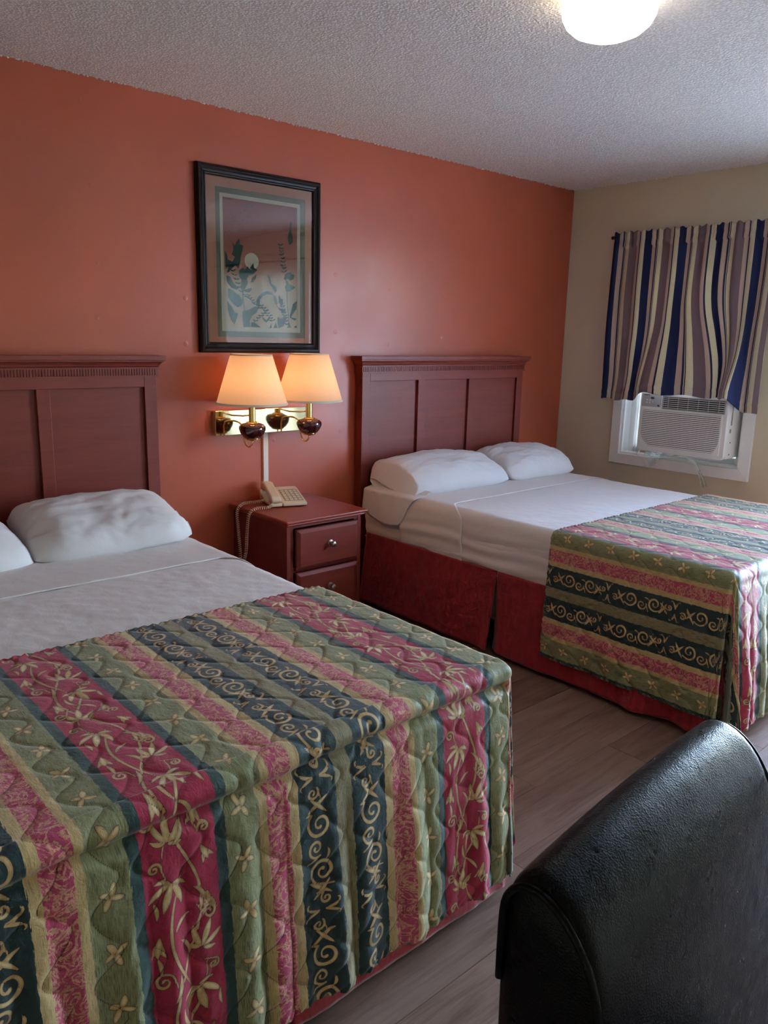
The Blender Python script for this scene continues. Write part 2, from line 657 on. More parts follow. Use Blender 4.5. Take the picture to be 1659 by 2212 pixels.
def tile_sample(tile, u, v):
    D, L, half = tile
    nv, nu = D.shape
    x = (u / L % 1.0) * nu
    y = np.clip((v + half) / (2 * half) * (nv - 1), 0, nv - 1.001)
    ix = np.floor(x).astype(int) % nu; iy = np.floor(y).astype(int)
    fx = x - np.floor(x); fy = y - iy
    jx = (ix + 1) % nu; jy = iy + 1
    return D[iy, ix] * (1 - fx) * (1 - fy) + D[iy, jx] * fx * (1 - fy) + D[jy, ix] * (1 - fx) * fy + D[jy, jx] * fx * fy


T_VINE = sdf_tile(vine_motif(), 0.070)
T_SCROLL = sdf_tile(scroll_motif(), 0.046)
T_FLEUR = sdf_tile(fleur_motif(), 0.036)


def print_sdf(c, t):
    a = np.abs(c)
    d = np.full(c.shape, 0.03)
    m = a < 0.070
    d = np.where(m, np.maximum(tile_sample(T_VINE, t, c), a - 0.069), d)
    m = (a > 0.092) & (a < 0.165)
    d = np.where(m, tile_sample(T_FLEUR, t + 0.03 * np.sign(c), a - 0.128), d)
    m = (a > 0.255) & (a < 0.347)
    d = np.where(m, tile_sample(T_SCROLL, t + 0.012 * np.sign(c), (a - 0.301) * np.sign(c)), d)
    return d


def stitch_dist(s, t):
    """distance to the nearest wavy quilting line; adjacent lines run in opposite phase"""
    pitch, A, lam = 0.080, 0.025, 0.130
    s, t = s + .009 * fbm(s * 4.5, t * 4.5, 71, 2), t + .012 * fbm(s * 4.0 + 9, t * 4.0, 72, 2)
    ph = 2 * PI * t / lam
    wv = np.sin(ph) + 0.16 * np.sin(2 * ph + 0.6)
    slope = np.abs(A * 2 * PI / lam * np.cos(ph))
    k0 = np.floor(s / pitch)
    best = np.full(s.shape, 1.0)
    for dk in (-1, 0, 1, 2):
        k = k0 + dk
        sg = np.where(np.mod(k, 2) == 0, 1.0, -1.0)
        best = np.minimum(best, np.abs(s - (k * pitch + sg * A * wv)))
    return best / np.sqrt(1 + slope ** 2)


def m_bedspread():
    M_ = Mat('striped quilted bedspread', S(90, 90, 80), 0.5, 0, 0.32)
    uv = M_.n('ShaderNodeUVMap').outputs[0]
    sp = M_.n('ShaderNodeSeparateXYZ')
    M_.l(uv, sp.inputs[0])
    s_, t_ = sp.outputs[0], sp.outputs[1]
    # distance from the middle of the red stripe, uneven edges
    jag = M_.noise(M_.map(uv, (500, 55, 1)), 1.0, 2)
    w = M_.math('ADD', s_, M_.math('MULTIPLY', M_.math('SUBTRACT', jag, 0.5), 0.010))
    pm = M_.math('PINGPONG', w, PER / 2)
    k = M_.math('DIVIDE', pm, PER / 2)
    e = [0.0] + [b / (PER / 2) for b in BANDS[:-1]]
    red, dte, sage, cream, pink, teal, tan = S(160, 30, 62), S(46, 70, 66), S(140, 140, 98), S(196, 170, 118), S(186, 70, 104), S(36, 60, 62), S(142, 132, 96)
    base = M_.ramp(k, list(zip(e, [red, dte, sage, cream, pink, cream, teal, tan])), 'CONSTANT')
    # fine streaks running along the stripes
    amt = M_.ramp(k, list(zip(e, [0.0, 0.12, 0.85, 0.6, 0.30, 0.6, 0.05, 0.9])), 'CONSTANT')
    sn = M_.noise(M_.map(uv, (700, 42, 1)), 1.0, 3, 0.6)
    lm = M_.noise(uv, 14, 3)
    stk = M_.ramp(sn, [(0.40, 1.0), (0.52, 0.0)])
    streak = M_.math('MULTIPLY', M_.math('MULTIPLY', stk, amt), M_.ramp(lm, [(0.3, 0.45), (0.7, 1.0)]))
    dk = M_.ramp(k, list(zip(e, [red, S(34, 52, 50), S(72, 84, 62), S(128, 98, 66), S(140, 34, 70), S(128, 98, 66), S(28, 48, 50), S(78, 80, 62)])), 'CONSTANT')
    c1 = M_.mix(streak, base, dk)
    # paisley tangle in the pink band
    isp = M_.ramp(k, list(zip(e, [0, 0, 0, 0, 1.0, 0, 0, 0])), 'CONSTANT')
    pn = M_.noise(M_.map(uv, (1, 1, 1)), 27, 3, 0.55, 2.6)
    pn2 = M_.noise(M_.map(uv, (1, 1, 1), (7, 3, 0)), 40, 2, 0.5, 3.2)
    curl = M_.ramp(pn, [(0.42, 0.0), (0.465, 1.0), (0.52, 1.0), (0.555, 0.0)])
    ol = M_.ramp(pn2, [(0.46, 0.0), (0.49, 1.0), (0.51, 1.0), (0.54, 0.0)])
    c2 = M_.mix(M_.math('MULTIPLY', curl, M_.math('MULTIPLY', isp, 0.75)), c1, S(212, 170, 128))
    c2 = M_.mix(M_.math('MULTIPLY', ol, M_.math('MULTIPLY', isp, 0.55)), c2, S(112, 34, 50))
    # printed motifs
    at = M_.n('ShaderNodeAttribute', attribute_name='print')
    d = at.outputs['Fac']
    shade = M_.noise(uv, 38, 3)
    gold = M_.mix(M_.ramp(M_.math('MULTIPLY', d, -1.0), [(0.0012, 1.0), (0.0040, 0.0)]), M_.ramp(shade, [(0.36, S(196, 164, 108)), (0.58, S(226, 208, 160))]), S(170, 136, 88))
    inn = M_.math('LESS_THAN', d, 0.0)
    outl = M_.math('LESS_THAN', d, 0.0011)
    c3 = M_.mix(M_.math('MULTIPLY', outl, 0.6), c2, S(58, 40, 36))
    c4 = M_.mix(inn, c3, gold)
    # stitching thread
    st = M_.n('ShaderNodeAttribute', attribute_name='stitch').outputs['Fac']
    c5 = M_.mix(M_.math('MULTIPLY', M_.math('LESS_THAN', st, 0.0012), 0.62), c4, S(40, 36, 34))
    M_.l(c5, M_.b.inputs['Base Color'])
    M_.bump(M_.math('ADD', M_.noise(uv, 70, 4, 0.65, 0.6), M_.math('MULTIPLY', sn, 0.1)), 0.30, 0.006)
    M_.set('Sheen Weight', 0.2)
    return M_.m


MAT['spread'] = m_bedspread()
MAT['spread_lining'] = m_cloth('pale quilt lining', S(112, 110, 92))

# ================================================================== room shell
XR, XL, YF, H = 4.57, -1.35, -4.75, 2.42


def struct(name, mb, mat, **kw):
    return tag(mb.build(name, mat, **kw), kind='structure')


flo = struct('floor', MB().box((XL - .1, YF - .1, -.12), (XR + .12, .1, -.003)), MAT['floor_base'])
pw, pl = 0.19, 1.22
plank_me = MB().box((0, 0, -.0035), (pl - .0012, pw - .0012, 0.0)).mesh()
plank_me.materials.append(MAT['floor'])
row = 0
y = YF
while y < 0:
    off = (row * 0.43) % pl
    x = XL - off
    while x < XR:
        xa, xb = max(x, XL), min(x + pl, XR)
        if xb - xa > 0.02:
            o = bpy.data.objects.new('plank', plank_me)
            COL.objects.link(o)
            o.parent = flo
            o.location = (xa, y, 0)
            o.scale = ((xb - xa) / pl, min(1, (0 - y) / pw), 1)
        x += pl
    y += pw
    row += 1

struct('ceiling', MB().box((XL - .1, YF - .1, H), (XR + .12, .1, H + .1)), MAT['ceiling'])
wb = struct('wall_back', MB().box((XL - .1, 0, -.1), (XR, .12, H)), MAT['orange'])
struct('wall_left', MB().box((XL - .12, YF, -.1), (XL, 0, H)), MAT['beige'])
struct('wall_front', MB().box((XL - .12, YF - .12, -.1), (XR + .12, YF, H)), MAT['beige'])
# window wall: air conditioner window, open doorway, curtained window
WT = 0.14
A0, A1, AZ0, AZ1 = -1.295, -.505, .742, 1.985
D0, D1, DZ1 = -2.95, -2.02, 2.03
C0, C1, CZ0, CZ1 = -4.45, -3.12, .30, 2.05
mb = MB()
for (ya, yb, za, zb) in ((A1, .12, 0, H), (D1, A0, 0, H), (A0, A1, 0, AZ0), (A0, A1, AZ1, H), (D0, D1, DZ1, H), (C1, D0, 0, H), (C0, C1, 0, CZ0), (C0, C1, CZ1, H), (YF, C0, 0, H)):
    mb.box((XR, ya, za if za > 0 else -.1), (XR + WT, yb, zb))
struct('wall_right', mb, MAT['beige'])
portal('daylight_portal_door', (XR + WT + .01, (D0 + D1) / 2, DZ1 / 2), D1 - D0, DZ1)
portal('daylight_portal_window', (XR + WT + .01, (C0 + C1) / 2, (CZ0 + CZ1) / 2), C1 - C0, CZ1 - CZ0)
portal('daylight_portal_ac', (XR + WT + .01, (A0 + A1) / 2, (AZ0 + AZ1) / 2), A1 - A0, AZ1 - AZ0)

# nail pops and dents under the paint of the orange wall
nail_me = MB().lathe([(.012, .0002), (.0095, -.0004), (.006, -.0009), (.003, -.0011), (.0008, -.0012)], (0, 0, 0), 14, 'y', capends=False).mesh(True)
nail_me.materials.append(MAT['orange'])
for (x, z, s_) in ((1.335, 2.02, 1), (1.345, 1.72, .9), (1.33, 1.50, .9), (1.735, 1.60, 1.1), (1.73, 1.40, 1.1), (1.31, 2.33, .8), (1.75, 2.02, .7),
                   (2.585, 1.755, 1.2), (2.585, 1.47, 1.1), (2.60, 2.10, .9), (2.96, 2.13, .9), (2.955, 1.70, .9), (2.95, 1.41, 1.0), (3.38, 1.71, 1.0), (3.38, 1.45, 1.1), (2.20, .93, 1.0), (2.62, .95, .9)):
    o = bpy.data.objects.new('nail_bump', nail_me)
    COL.objects.link(o)
    o.parent = wb
    o.location = (x, 0, z)
    o.scale = (s_, s_, s_)

# ragged popcorn crumbs along the joint of the ceiling and the walls
random.seed(3)
mb = MB()
for i in range(520):
    u = random.random()
    if random.random() < 0.72:
        p = (0.6 + u * (XR - .6), -random.uniform(0, .006), H - random.uniform(0, .004))
    else:
        p = (XR - random.uniform(0, .006), -u * 2.2, H - random.uniform(0, .004))
    r = random.uniform(.002, .0042)
    mtx = Matrix.Translation(p) @ Matrix.Diagonal((r * random.uniform(.8, 2.2), r * random.uniform(.8, 2.0), r, 1))
    bmesh.ops.create_icosphere(mb.bm, subdivisions=1, radius=1, matrix=mtx)
tag(mb.build('trim_1', MAT['ceiling'], smooth=True), kind='structure')

# outdoors: walkway, lawn
struct('ground_walkway', MB().box((XR + WT, -9, -.25), (XR + 2.4, 4, -.10)), m_simple('concrete walkway', S(178, 172, 162), 0.85, bump=.2, bscale=40))
struct('ground_forecourt', MB().box((XR + 2.4, -40, -.3), (XR + 11, 40, -.13)), m_simple('pale asphalt', S(150, 150, 150), 0.9, bump=.2, bscale=60))
struct('ground_lawn', MB().box((XR + 11, -60, -.3), (XR + 90, 60, -.10)), m_simple('lawn grass', S(96, 128, 60), 0.9, var=.3, scale=3))

# ------------------------------------------------------------------ doorway (daylight comes in here) and its open door
def tagstruct(name):
    o = bpy.data.objects.new(name, None)
    COL.objects.link(o)
    return tag(o, kind='structure')


dr = tagstruct('door_1')
mb = MB()
for (ya, yb, za, zb) in ((D1, D1 + .07, 0, DZ1 + .07), (D0 - .07, D0, 0, DZ1 + .07), (D0, D1, DZ1, DZ1 + .07)):
    mb.box((XR - .018, ya, za), (XR, yb, zb), .003)
mb.build('door_trim', MAT['white_trim'], dr)
mb = MB()
mb.box((XR, D1 - .02, 0), (XR + WT, D1, DZ1)); mb.box((XR, D0, 0), (XR + WT, D0 + .02, DZ1)); mb.box((XR, D0, DZ1 - .02), (XR + WT, D1, DZ1))
mb.build('door_jamb', MAT['white_trim'], dr)
MB().box((XR + WT, D0 - .02, .01), (XR + WT + .88, D0 - .065, 2.0), .002).build('door_leaf', MAT['white_trim'], dr)
MB().lathe([(.012, 0), (.012, .03), (.026, .04), (.03, .055), (.024, .068), (.004, .072)], (XR + WT + .80, D0 - .02, 1.0), 16, 'y').build('door_handle', MAT['nickel'], dr, smooth=True)

# curtained front window beside the doorway (only seen in the picture glass)
w2 = tagstruct('window_2')
mb = MB()
for (ya, yb, za, zb) in ((C1, C1 + .06, CZ0 - .06, CZ1 + .06), (C0 - .06, C0, CZ0 - .06, CZ1 + .06), (C0, C1, CZ1, CZ1 + .06), (C0, C1, CZ0 - .06, CZ0)):
    mb.box((XR - .018, ya, za), (XR, yb, zb), .003)
mb.build('window_trim', MAT['white_trim'], w2)
mb = MB()
for (ya, yb, za, zb) in ((C1 - .05, C1, CZ0, CZ1), (C0, C0 + .05, CZ0, CZ1), (C0, C1, CZ1 - .05, CZ1), (C0, C1, CZ0, CZ0 + .05), ((C0 + C1) / 2 - .025, (C0 + C1) / 2 + .025, CZ0, CZ1)):
    mb.box((XR + .05, ya, za), (XR + .09, yb, zb))
mb.build('window_frame', MAT['white_plastic'], w2)


def m_glass(name='window glass', tint=(1, 1, 1, 1), rough=0.0):
    M_ = Mat(name)
    M_.N.remove(M_.b)
    tr = M_.n('ShaderNodeBsdfTransparent'); gl = M_.n('ShaderNodeBsdfGlossy')
    tr.inputs[0].default_value = tint
    gl.inputs['Roughness'].default_value = rough
    fr = M_.n('ShaderNodeFresnel'); fr.inputs[0].default_value = 1.5
    mx = M_.n('ShaderNodeMixShader')
    M_.l(fr.outputs[0], mx.inputs[0]); M_.l(tr.outputs[0], mx.inputs[1]); M_.l(gl.outputs[0], mx.inputs[2])
    M_.l(mx.outputs[0], M_.out.inputs['Surface'])
    return M_.m


MAT['glass'] = m_glass()
MAT['glass_pic'] = m_glass('picture glass', (1, 1, 1, 1), 0.005)
for k in (0, 1):
    ym = (C0 + C1) / 2
    ya, yb = (C0 + .05, ym - .025) if k == 0 else (ym + .025, C1 - .05)
    MB().box((XR + .068, ya, CZ0 + .05), (XR + .072, yb, CZ1 - .05)).build('pane', MAT['glass'], w2)


# ------------------------------------------------------------------ striped curtain material
def m_curtain():
    M_ = Mat('striped curtain cotton', S(190, 170, 140), 0.8, 0, 0.2)
    uv = M_.n('ShaderNodeUVMap').outputs[0]
    sp = M_.n('ShaderNodeSeparateXYZ')
    M_.l(uv, sp.inputs[0])
    seq = [(.046, S(38, 46, 84)), (.026, S(192, 170, 156)), (.011, S(52, 54, 88)), (.003, S(206, 194, 168)), (.005, S(52, 54, 88)), (.030, S(212, 202, 174)), (.054, S(126, 106, 110)), (.024, S(194, 172, 158)), (.010, S(54, 54, 84)), (.030, S(212, 202, 174))]
    tot = sum(a for a, _ in seq)
    f = M_.math('FRACT', M_.math('DIVIDE', sp.outputs[0], tot))
    st = []; p = 0
    for a, c in seq:
        st.append((p / tot, c)); p += a
    c = M_.ramp(f, st, 'CONSTANT')
    M_.l(c, M_.b.inputs['Base Color'])
    M_.bump(M_.noise(M_.map(uv, (900, 900, 1)), 1, 2), 0.15, 0.002)
    tl = M_.n('ShaderNodeBsdfTranslucent')
    M_.l(c, tl.inputs[0])
    mx = M_.n('ShaderNodeMixShader'); mx.inputs[0].default_value = 0.13
    M_.l(M_.b.outputs[0], mx.inputs[1]); M_.l(tl.outputs[0], mx.inputs[2])
    M_.l(mx.outputs[0], M_.out.inputs['Surface'])
    return M_.m


MAT['curtain'] = m_curtain()


def m_sheer():
    M_ = Mat('thin pale curtain', S(214, 208, 200), 0.9, 0, 0.1)
    tl = M_.n('ShaderNodeBsdfTranslucent'); tl.inputs[0].default_value = S(226, 222, 216)
    mx = M_.n('ShaderNodeMixShader'); mx.inputs[0].default_value = 0.55
    M_.l(M_.b.outputs[0], mx.inputs[1]); M_.l(tl.outputs[0], mx.inputs[2])
    M_.l(mx.outputs[0], M_.out.inputs['Surface'])
    v = M_.obj()
    M_.bump(M_.noise(v, 300, 1), .1, .001)
    return M_.m


MAT['sheer'] = m_sheer()
uu, vv = np.meshgrid(np.linspace(0, 1, 160), np.linspace(0, 1, 24))
P = np.stack((XR - .07 + .025 * np.sin(uu * 2 * PI * 13) * (.6 + .4 * vv), C0 - .1 + uu * (C1 - C0 + .2), 2.14 - vv * 1.92), -1)
cur2 = thing('pale_curtain', 'pale thin curtain drawn across the window beside the open door', 'curtain', (XR - .07, -3.8, .22))
link('cloth', grid_mesh(P), MAT['sheer'], cur2)
MB().tube([(XR - .07, C0 - .16, 2.15), (XR - .07, C1 + .16, 2.15)], .009, 10).tube([(XR, C0 - .12, 2.15), (XR - .07, C0 - .12, 2.15)], .005, 8).tube([(XR, C1 + .12, 2.15), (XR - .07, C1 + .12, 2.15)], .005, 8).build('curtain_rod', MAT['steel_dark'], cur2, smooth='auto')

# ------------------------------------------------------------------ window_1 with the air conditioner
w1 = tagstruct('window_1')
tw = .066
def miter(yz):
    return yz
mb = MB()
X0, X1 = XR - .02, XR
outer = [(A1 + tw, AZ0 - tw), (A0 - tw, AZ0 - tw), (A0 - tw, AZ1 + tw), (A1 + tw, AZ1 + tw)]
inner = [(A1, AZ0), (A0, AZ0), (A0, AZ1), (A1, AZ1)]
for k in range(4):
    j = (k + 1) % 4
    q = [outer[k], outer[j], inner[j], inner[k]]
    mbk = MB().prism(q, lambda a, b: (X0, a, b), lambda a, b: (X1, a, b))
    bevel_mod(mbk.build('casing', MAT['white_trim'], w1), .003, 2)
mb = MB()
for (ya, yb, za, zb) in ((A1 - .012, A1, AZ0, AZ1), (A0, A0 + .012, AZ0, AZ1), (A0, A1, AZ1 - .012, AZ1)):
    mb.box((XR - .002, ya, za), (XR + WT, yb, zb))
mb.build('window_jamb', MAT['white_trim'], w1)
MB().box((XR - .004, A0, AZ0 - .004), (XR + WT, A1, AZ0 + .012), .002).build('window_sill', MAT['white_trim'], w1)
mb = MB()
sx0, sx1 = XR + .075, XR + .115
for (ya, yb, za, zb) in ((A1 - .06, A1 - .012, AZ0 + .012, AZ1 - .012), (A0 + .012, A0 + .06, AZ0 + .012, AZ1 - .012), (A0 + .06, A1 - .06, AZ1 - .06, AZ1 - .012), (A0 + .06, A1 - .06, 1.1545, 1.215), (A0 + .06, A1 - .06, AZ0 + .012, AZ0 + .05)):
    mb.box((sx0, ya, za), (sx1, yb, zb), .003)
mb.build('sash_frame', MAT['white_plastic'], w1)
MB().box((XR + .093, A0 + .06, 1.215), (XR + .097, A1 - .06, AZ1 - .06)).build('pane', MAT['glass'], w1)
MB().box((XR + .093, -.72, AZ0 + .05), (XR + .097, A1 - .06, 1.1545)).build('pane', MAT['glass'], w1)

# air conditioner
ac = thing('window_air_conditioner', 'white window air conditioner with slatted front under the striped curtain', 'air conditioner', (4.42, -.99, .80))
AY0, AY1, ACZ0, ACZ1 = -1.268, -.716, .80, 1.158
FX = 4.405
MB().box((FX + .045, AY0 + .008, ACZ0 + .004), (XR + .36, AY1 - .008, ACZ1 - .004), .006).build('case', MAT['white_plastic'], ac)
mb = MB()
# bezel: sides taper back to the case
poly = [(AY0, ACZ0 + .02), (AY0 + .02, ACZ0), (AY1 - .02, ACZ0), (AY1, ACZ0 + .02), (AY1, ACZ1 - .012), (AY1 - .012, ACZ1), (AY0 + .012, ACZ1), (AY0, ACZ1 - .012)]
mb.prism(poly, lambda a, b: (FX + .006, a, b), lambda a, b: (FX + .05, a, b))
bevel_mod(mb.build('front_panel', MAT['white_plastic'], ac), .005, 3)
# recess behind the slats
gy0, gy1, gz0, gz1 = AY0 + .035, AY1 - .022, ACZ0 + .035, ACZ1 - .105
MB().box((FX + .0035, gy0, gz0), (FX + .0065, gy1, gz1)).build('intake_recess', MAT['vent_dark'], ac)
ns = 20
pitch = (gz1 - gz0) / ns
sl = MB().box((-.0045, -.5, -.5), (.0015, .5, .5)).mesh()
sl.materials.append(MAT['white_plastic'])
for i in range(ns):
    zc = gz0 + (i + .5) * pitch
    cut = .03 * max(0, 1 - i / 5.0) ** 1.6
    o = bpy.data.objects.new('slat', sl)
    COL.objects.link(o); o.parent = ac
    ya, yb = gy0 + cut, gy1 - cut * 1.6
    o.location = Vector((FX + .003, (ya + yb) / 2, zc)) - ac.location
    o.scale = (1, yb - ya, pitch * .66)
mb = MB()   # corner fillers under the shortened slats
for i in range(6):
    cut = .03 * max(0, 1 - i / 5.0) ** 1.6 + .002
    za, zb = gz0 + i * pitch, gz0 + (i + 1) * pitch
    mb.box((FX + .001, gy0 - .001, za), (FX + .0062, gy0 + cut, zb)); mb.box((FX + .001, gy1 - cut * 1.6, za), (FX + .0062, gy1 + .001, zb))
mb.box((FX + .001, gy0 - .006, gz0 - .008), (FX + .0062, gy1 + .006, gz0)); mb.box((FX + .001, gy0 - .006, gz1), (FX + .0062, gy1 + .006, gz1 + .006))
mb.box((FX + .001, gy0 - .008, gz0), (FX + .0062, gy0, gz1)); mb.box((FX + .001, gy1, gz0), (FX + .0062, gy1 + .006, gz1))
mb.build('grille_frame', MAT['white_plastic'], ac)
# outlet vent, upper right
vy0, vy1, vz0, vz1 = AY0 + .022, AY1 - .155, ACZ1 - .088, ACZ1 - .020
MB().box((FX + .0035, vy0, vz0), (FX + .0066, vy1, vz1)).build('outlet_recess', MAT['vent_dark'], ac)
fin = MB().box((-.006, -.0012, -.5), (.0, .0012, .5)).mesh(); fin.materials.append(MAT['grey_plastic'])
for i in range(6):
    o = bpy.data.objects.new('vent_fin', fin); COL.objects.link(o); o.parent = ac
    o.location = Vector((FX + .006, vy0 + (i + .5) * (vy1 - vy0) / 6, (vz0 + vz1) / 2)) - ac.location
    o.scale = (1, 1, vz1 - vz0)
lou = MB().box((-.007, -.5, -.0016), (.0, .5, .0016)).mesh(); lou.materials.append(MAT['white_plastic'])
for i in range(6):
    o = bpy.data.objects.new('vent_louver', lou); COL.objects.link(o); o.parent = ac
    o.location = Vector((FX + .0045, (vy0 + vy1) / 2, vz0 + (i + .5) * (vz1 - vz0) / 6)) - ac.location
    o.scale = (1, vy1 - vy0, 1)
mb = MB()
mb.box((FX - .001, vy0 - .006, vz0 - .005), (FX + .0064, vy0, vz1 + .005)); mb.box((FX - .001, vy1, vz0 - .005), (FX + .0064, vy1 + .006, vz1 + .005))
mb.box((FX - .001, vy0, vz0 - .005), (FX + .0064, vy1, vz0)); mb.box((FX - .001, vy0, vz1), (FX + .0064, vy1, vz1 + .005))
mb.build('vent_frame', MAT['grey_plastic'], ac)
cp = MB().box((FX + .003, AY1 - .135, ACZ1 - .085), (FX + .0066, AY1 - .012, ACZ1 - .008), .001).build('control_panel', MAT['grey_plastic'], ac)
MB().box((FX + .0018, AY1 - .092, ACZ1 - .038), (FX + .003, AY1 - .070, ACZ1 - .026)).build('display', MAT['dark_plastic'], cp)
MB().box((FX + .0018, AY1 - .128, ACZ1 - .080), (FX + .003, AY1 - .117, ACZ1 - .071)).build('sensor_window', MAT['dark_plastic'], cp)
MB().box((FX + .0022, AY1 - .062, ACZ1 - .017), (FX + .003, AY1 - .026, ACZ1 - .013)).build('name_mark', MAT['steel_dark'], cp)
btn = MB().lathe([(.0045, 0), (.0045, -.0012), (.003, -.0016)], (0, 0, 0), 10, 'x').mesh(); btn.materials.append(MAT['white_plastic'])
for (a, b) in ((-.045, -.045), (-.065, -.045), (-.045, -.060), (-.065, -.060), (-.085, -.055)):
    o = bpy.data.objects.new('button', btn); COL.objects.link(o); o.parent = cp
    o.location = Vector((FX + .003, AY1 + a, ACZ1 + b)) - ac.location
MB().box((FX + .075, AY0 + .0068, ACZ0 + .20), (FX + .088, AY0 + .0082, ACZ0 + .33)).build('side_label', MAT['grey_print'], ac)
MB().box((FX + .068, AY0 + .0068, ACZ0 + .155), (FX + .085, AY0 + .0082, ACZ0 + .178)).build('side_label', MAT['grey_print'], ac)
for z in (.03, .10):
    MB().lathe([(.004, 0), (.004, -.0015)], (FX + .09, AY0 + .008, ACZ0 + z), 8, 'y').build('screw', MAT['steel_dark'], ac)
MB().tube([(FX + .03, -.73, .80), (FX + .012, -.72, .775), (FX + .014, -.735, .762), (FX + .04, -.79, .760), (FX + .09, -.85, .761), (XR - .005, -.92, .764)], .0045, 8).build('power_cord', MAT['white_plastic'], ac, smooth=True)
mb = MB()
for k in range(9):
    ya = AY1 + .004 + k * .0165
    mb.box((XR + .055 + .006 * (k % 2), ya, AZ0 + .014), (XR + .060 + .006 * (k % 2), ya + .0165, 1.168))
acc = mb.build('side_curtain', MAT['sheer'], ac)

# wisps of plastic film under the unit
def m_film():
    M_ = Mat('clear plastic film', S(236, 244, 236), 0.5, 0, 0.3)
    tr = M_.n('ShaderNodeBsdfTransparent'); tl = M_.n('ShaderNodeBsdfTranslucent'); tl.inputs[0].default_value = S(236, 246, 238)
    m1 = M_.n('ShaderNodeMixShader'); m1.inputs[0].default_value = .4
    M_.l(M_.b.outputs[0], m1.inputs[1]); M_.l(tl.outputs[0], m1.inputs[2])
    mx = M_.n('ShaderNodeMixShader')
    f = M_.noise(M_.obj(), 30, 4, .6)
    M_.l(M_.ramp(f, [(0.3, 0.20), (0.7, 0.5)]), mx.inputs[0])
    M_.l(tr.outputs[0], mx.inputs[1]); M_.l(m1.outputs[0], mx.inputs[2])
    M_.l(mx.outputs[0], M_.out.inputs['Surface'])
    return M_.m


MAT['film'] = m_film()
def film(path, w, seed):
    c_ = cat0(path, 12)
    P_ = []
    for i, c in enumerate(c_):
        t = i / (len(c_) - 1)
        ww = w * (.75 + .35 * math.sin(t * 4 + seed))
        P_.append([(c[0] - .004 + .004 * math.sin(q * 11 + t * 3 + seed), c[1] + q * ww, c[2] + .002 * math.cos(q * 7 + seed)) for q in [j / 13 - .5 for j in range(14)]])
    return grid_mesh(np.array(P_))


def cat0(pts, n):
    P_ = [np.array(p, float) for p in pts]
    out = []
    for i in range(len(P_) - 1):
        p0, p1, p2, p3 = P_[max(i - 1, 0)], P_[i], P_[i + 1], P_[min(i + 2, len(P_) - 1)]
        for k in range(n):
            t = k / n
            out.append(.5 * (2 * p1 + (p2 - p0) * t + (2 * p0 - 5 * p1 + 4 * p2 - p3) * t * t + (3 * p1 - p0 - 3 * p2 + p3) * t ** 3))
    return out + [P_[-1]]


fo = thing('plastic_film', 'crumpled clear plastic film hanging over the white sill under the air conditioner', 'plastic film', (XR - .05, -.98, .70))
link('film_sheet', film([(4.47, -.83, .800), (4.475, -.80, .786), (4.505, -.775, .762), (4.53, -.765, .742), (4.540, -.755, .715), (4.540, -.735, .685)], .10, 0.3), MAT['film'], fo)
link('film_sheet', film([(4.47, -.98, .800), (4.475, -1.01, .788), (4.505, -1.035, .768), (4.53, -1.05, .745), (4.540, -1.075, .70), (4.542, -1.10, .655), (4.545, -1.115, .61)], .07, 2.1), MAT['film'], fo)
link('film_sheet', film([(4.462, -.80, .797), (4.455, -.86, .785), (4.455, -.93, .785), (4.462, -1.0, .797)], .05, 4.0), MAT['film'], fo)

# striped curtain on its rod over the air conditioner
cu = thing('striped_curtain', 'navy mauve and cream striped curtain gathered over the air conditioner', 'curtain', (XR - .06, -.87, 1.09))
nu, nv = 300, 120
U, V = np.meshgrid(np.linspace(0, 1, nu), np.linspace(0, 1, nv))
Wc = 1.02
yb_ = -.375 - U * Wc
folds = np.sin(U * 2 * PI * 10.5 + 1.3 * np.sin(U * 9)) * .55 + .45 * np.sin(U * 2 * PI * 5.2 + 1.0 + 1.2 * V)
amp = .016 * (1 - .35 * V)
over = sstep(-.60, -.74, yb_) * sstep(-1.315, -1.25, yb_)
zb_ = 1.092 + .060 * over + .006 * np.sin(U * 40) - .02 * sstep(.86, 1.0, U)
ztop = 2.118 + .006 * np.sin(U * 2 * PI * 21) 
Z = ztop + (zb_ - ztop) * V
pull = np.exp(-((yb_ + 1.02) / .19) ** 2) * sstep(.25, 1.0, V) ** 1.5
Yc = yb_ - .15 * pull + .012 * np.sin(V * 5 + U * 11) * V
bul = .055 * np.exp(-((yb_ + 1.22) / .07) ** 2) * sstep(.72, .98, V) + .03 * np.exp(-((yb_ + 1.10) / .06) ** 2) * sstep(.80, .95, V)
Xo = .056 + folds * amp + .030 * V ** 1.5 + bul + .022 * fbm(U * 7, V * 3, 4) * V + .088 * over * sstep(.55, 1, V)
ring = np.exp(-((V - .045) / .012) ** 2)
Xo = np.where(V < .09, np.maximum(Xo, .062 + .004 * np.sin(U * 150)), Xo) - .003 * ring + .004 * np.exp(-((V - .955) / .008) ** 2)
P = np.stack((XR - Xo, Yc, Z), -1)
uvc = np.stack((U * 1.10 + .245, V), -1)
co = link('cloth', grid_mesh(P, uvc, flip=False), MAT['curtain'], cu)
solid(co, .002, 0)
MB().tube([(XR - .05, -.362, 2.092), (XR - .05, -1.42, 2.092)], .006, 10).build('curtain_rod', MAT['steel_dark'], cu, smooth='auto')
MB().lathe([(.004, .012), (.010, .008), (.011, 0), (.008, -.008), (.005, -.012)], (XR - .05, -.356, 2.092), 12, 'y').build('finial', MAT['steel_dark'], cu, smooth=True)
MB().tube([(XR, -.40, 2.092), (XR - .05, -.40, 2.092)], .004, 8).build('bracket', MAT['steel_dark'], cu)
MB().tube([(XR, -1.40, 2.092), (XR - .05, -1.40, 2.092)], .004, 8).build('bracket', MAT['steel_dark'], cu)

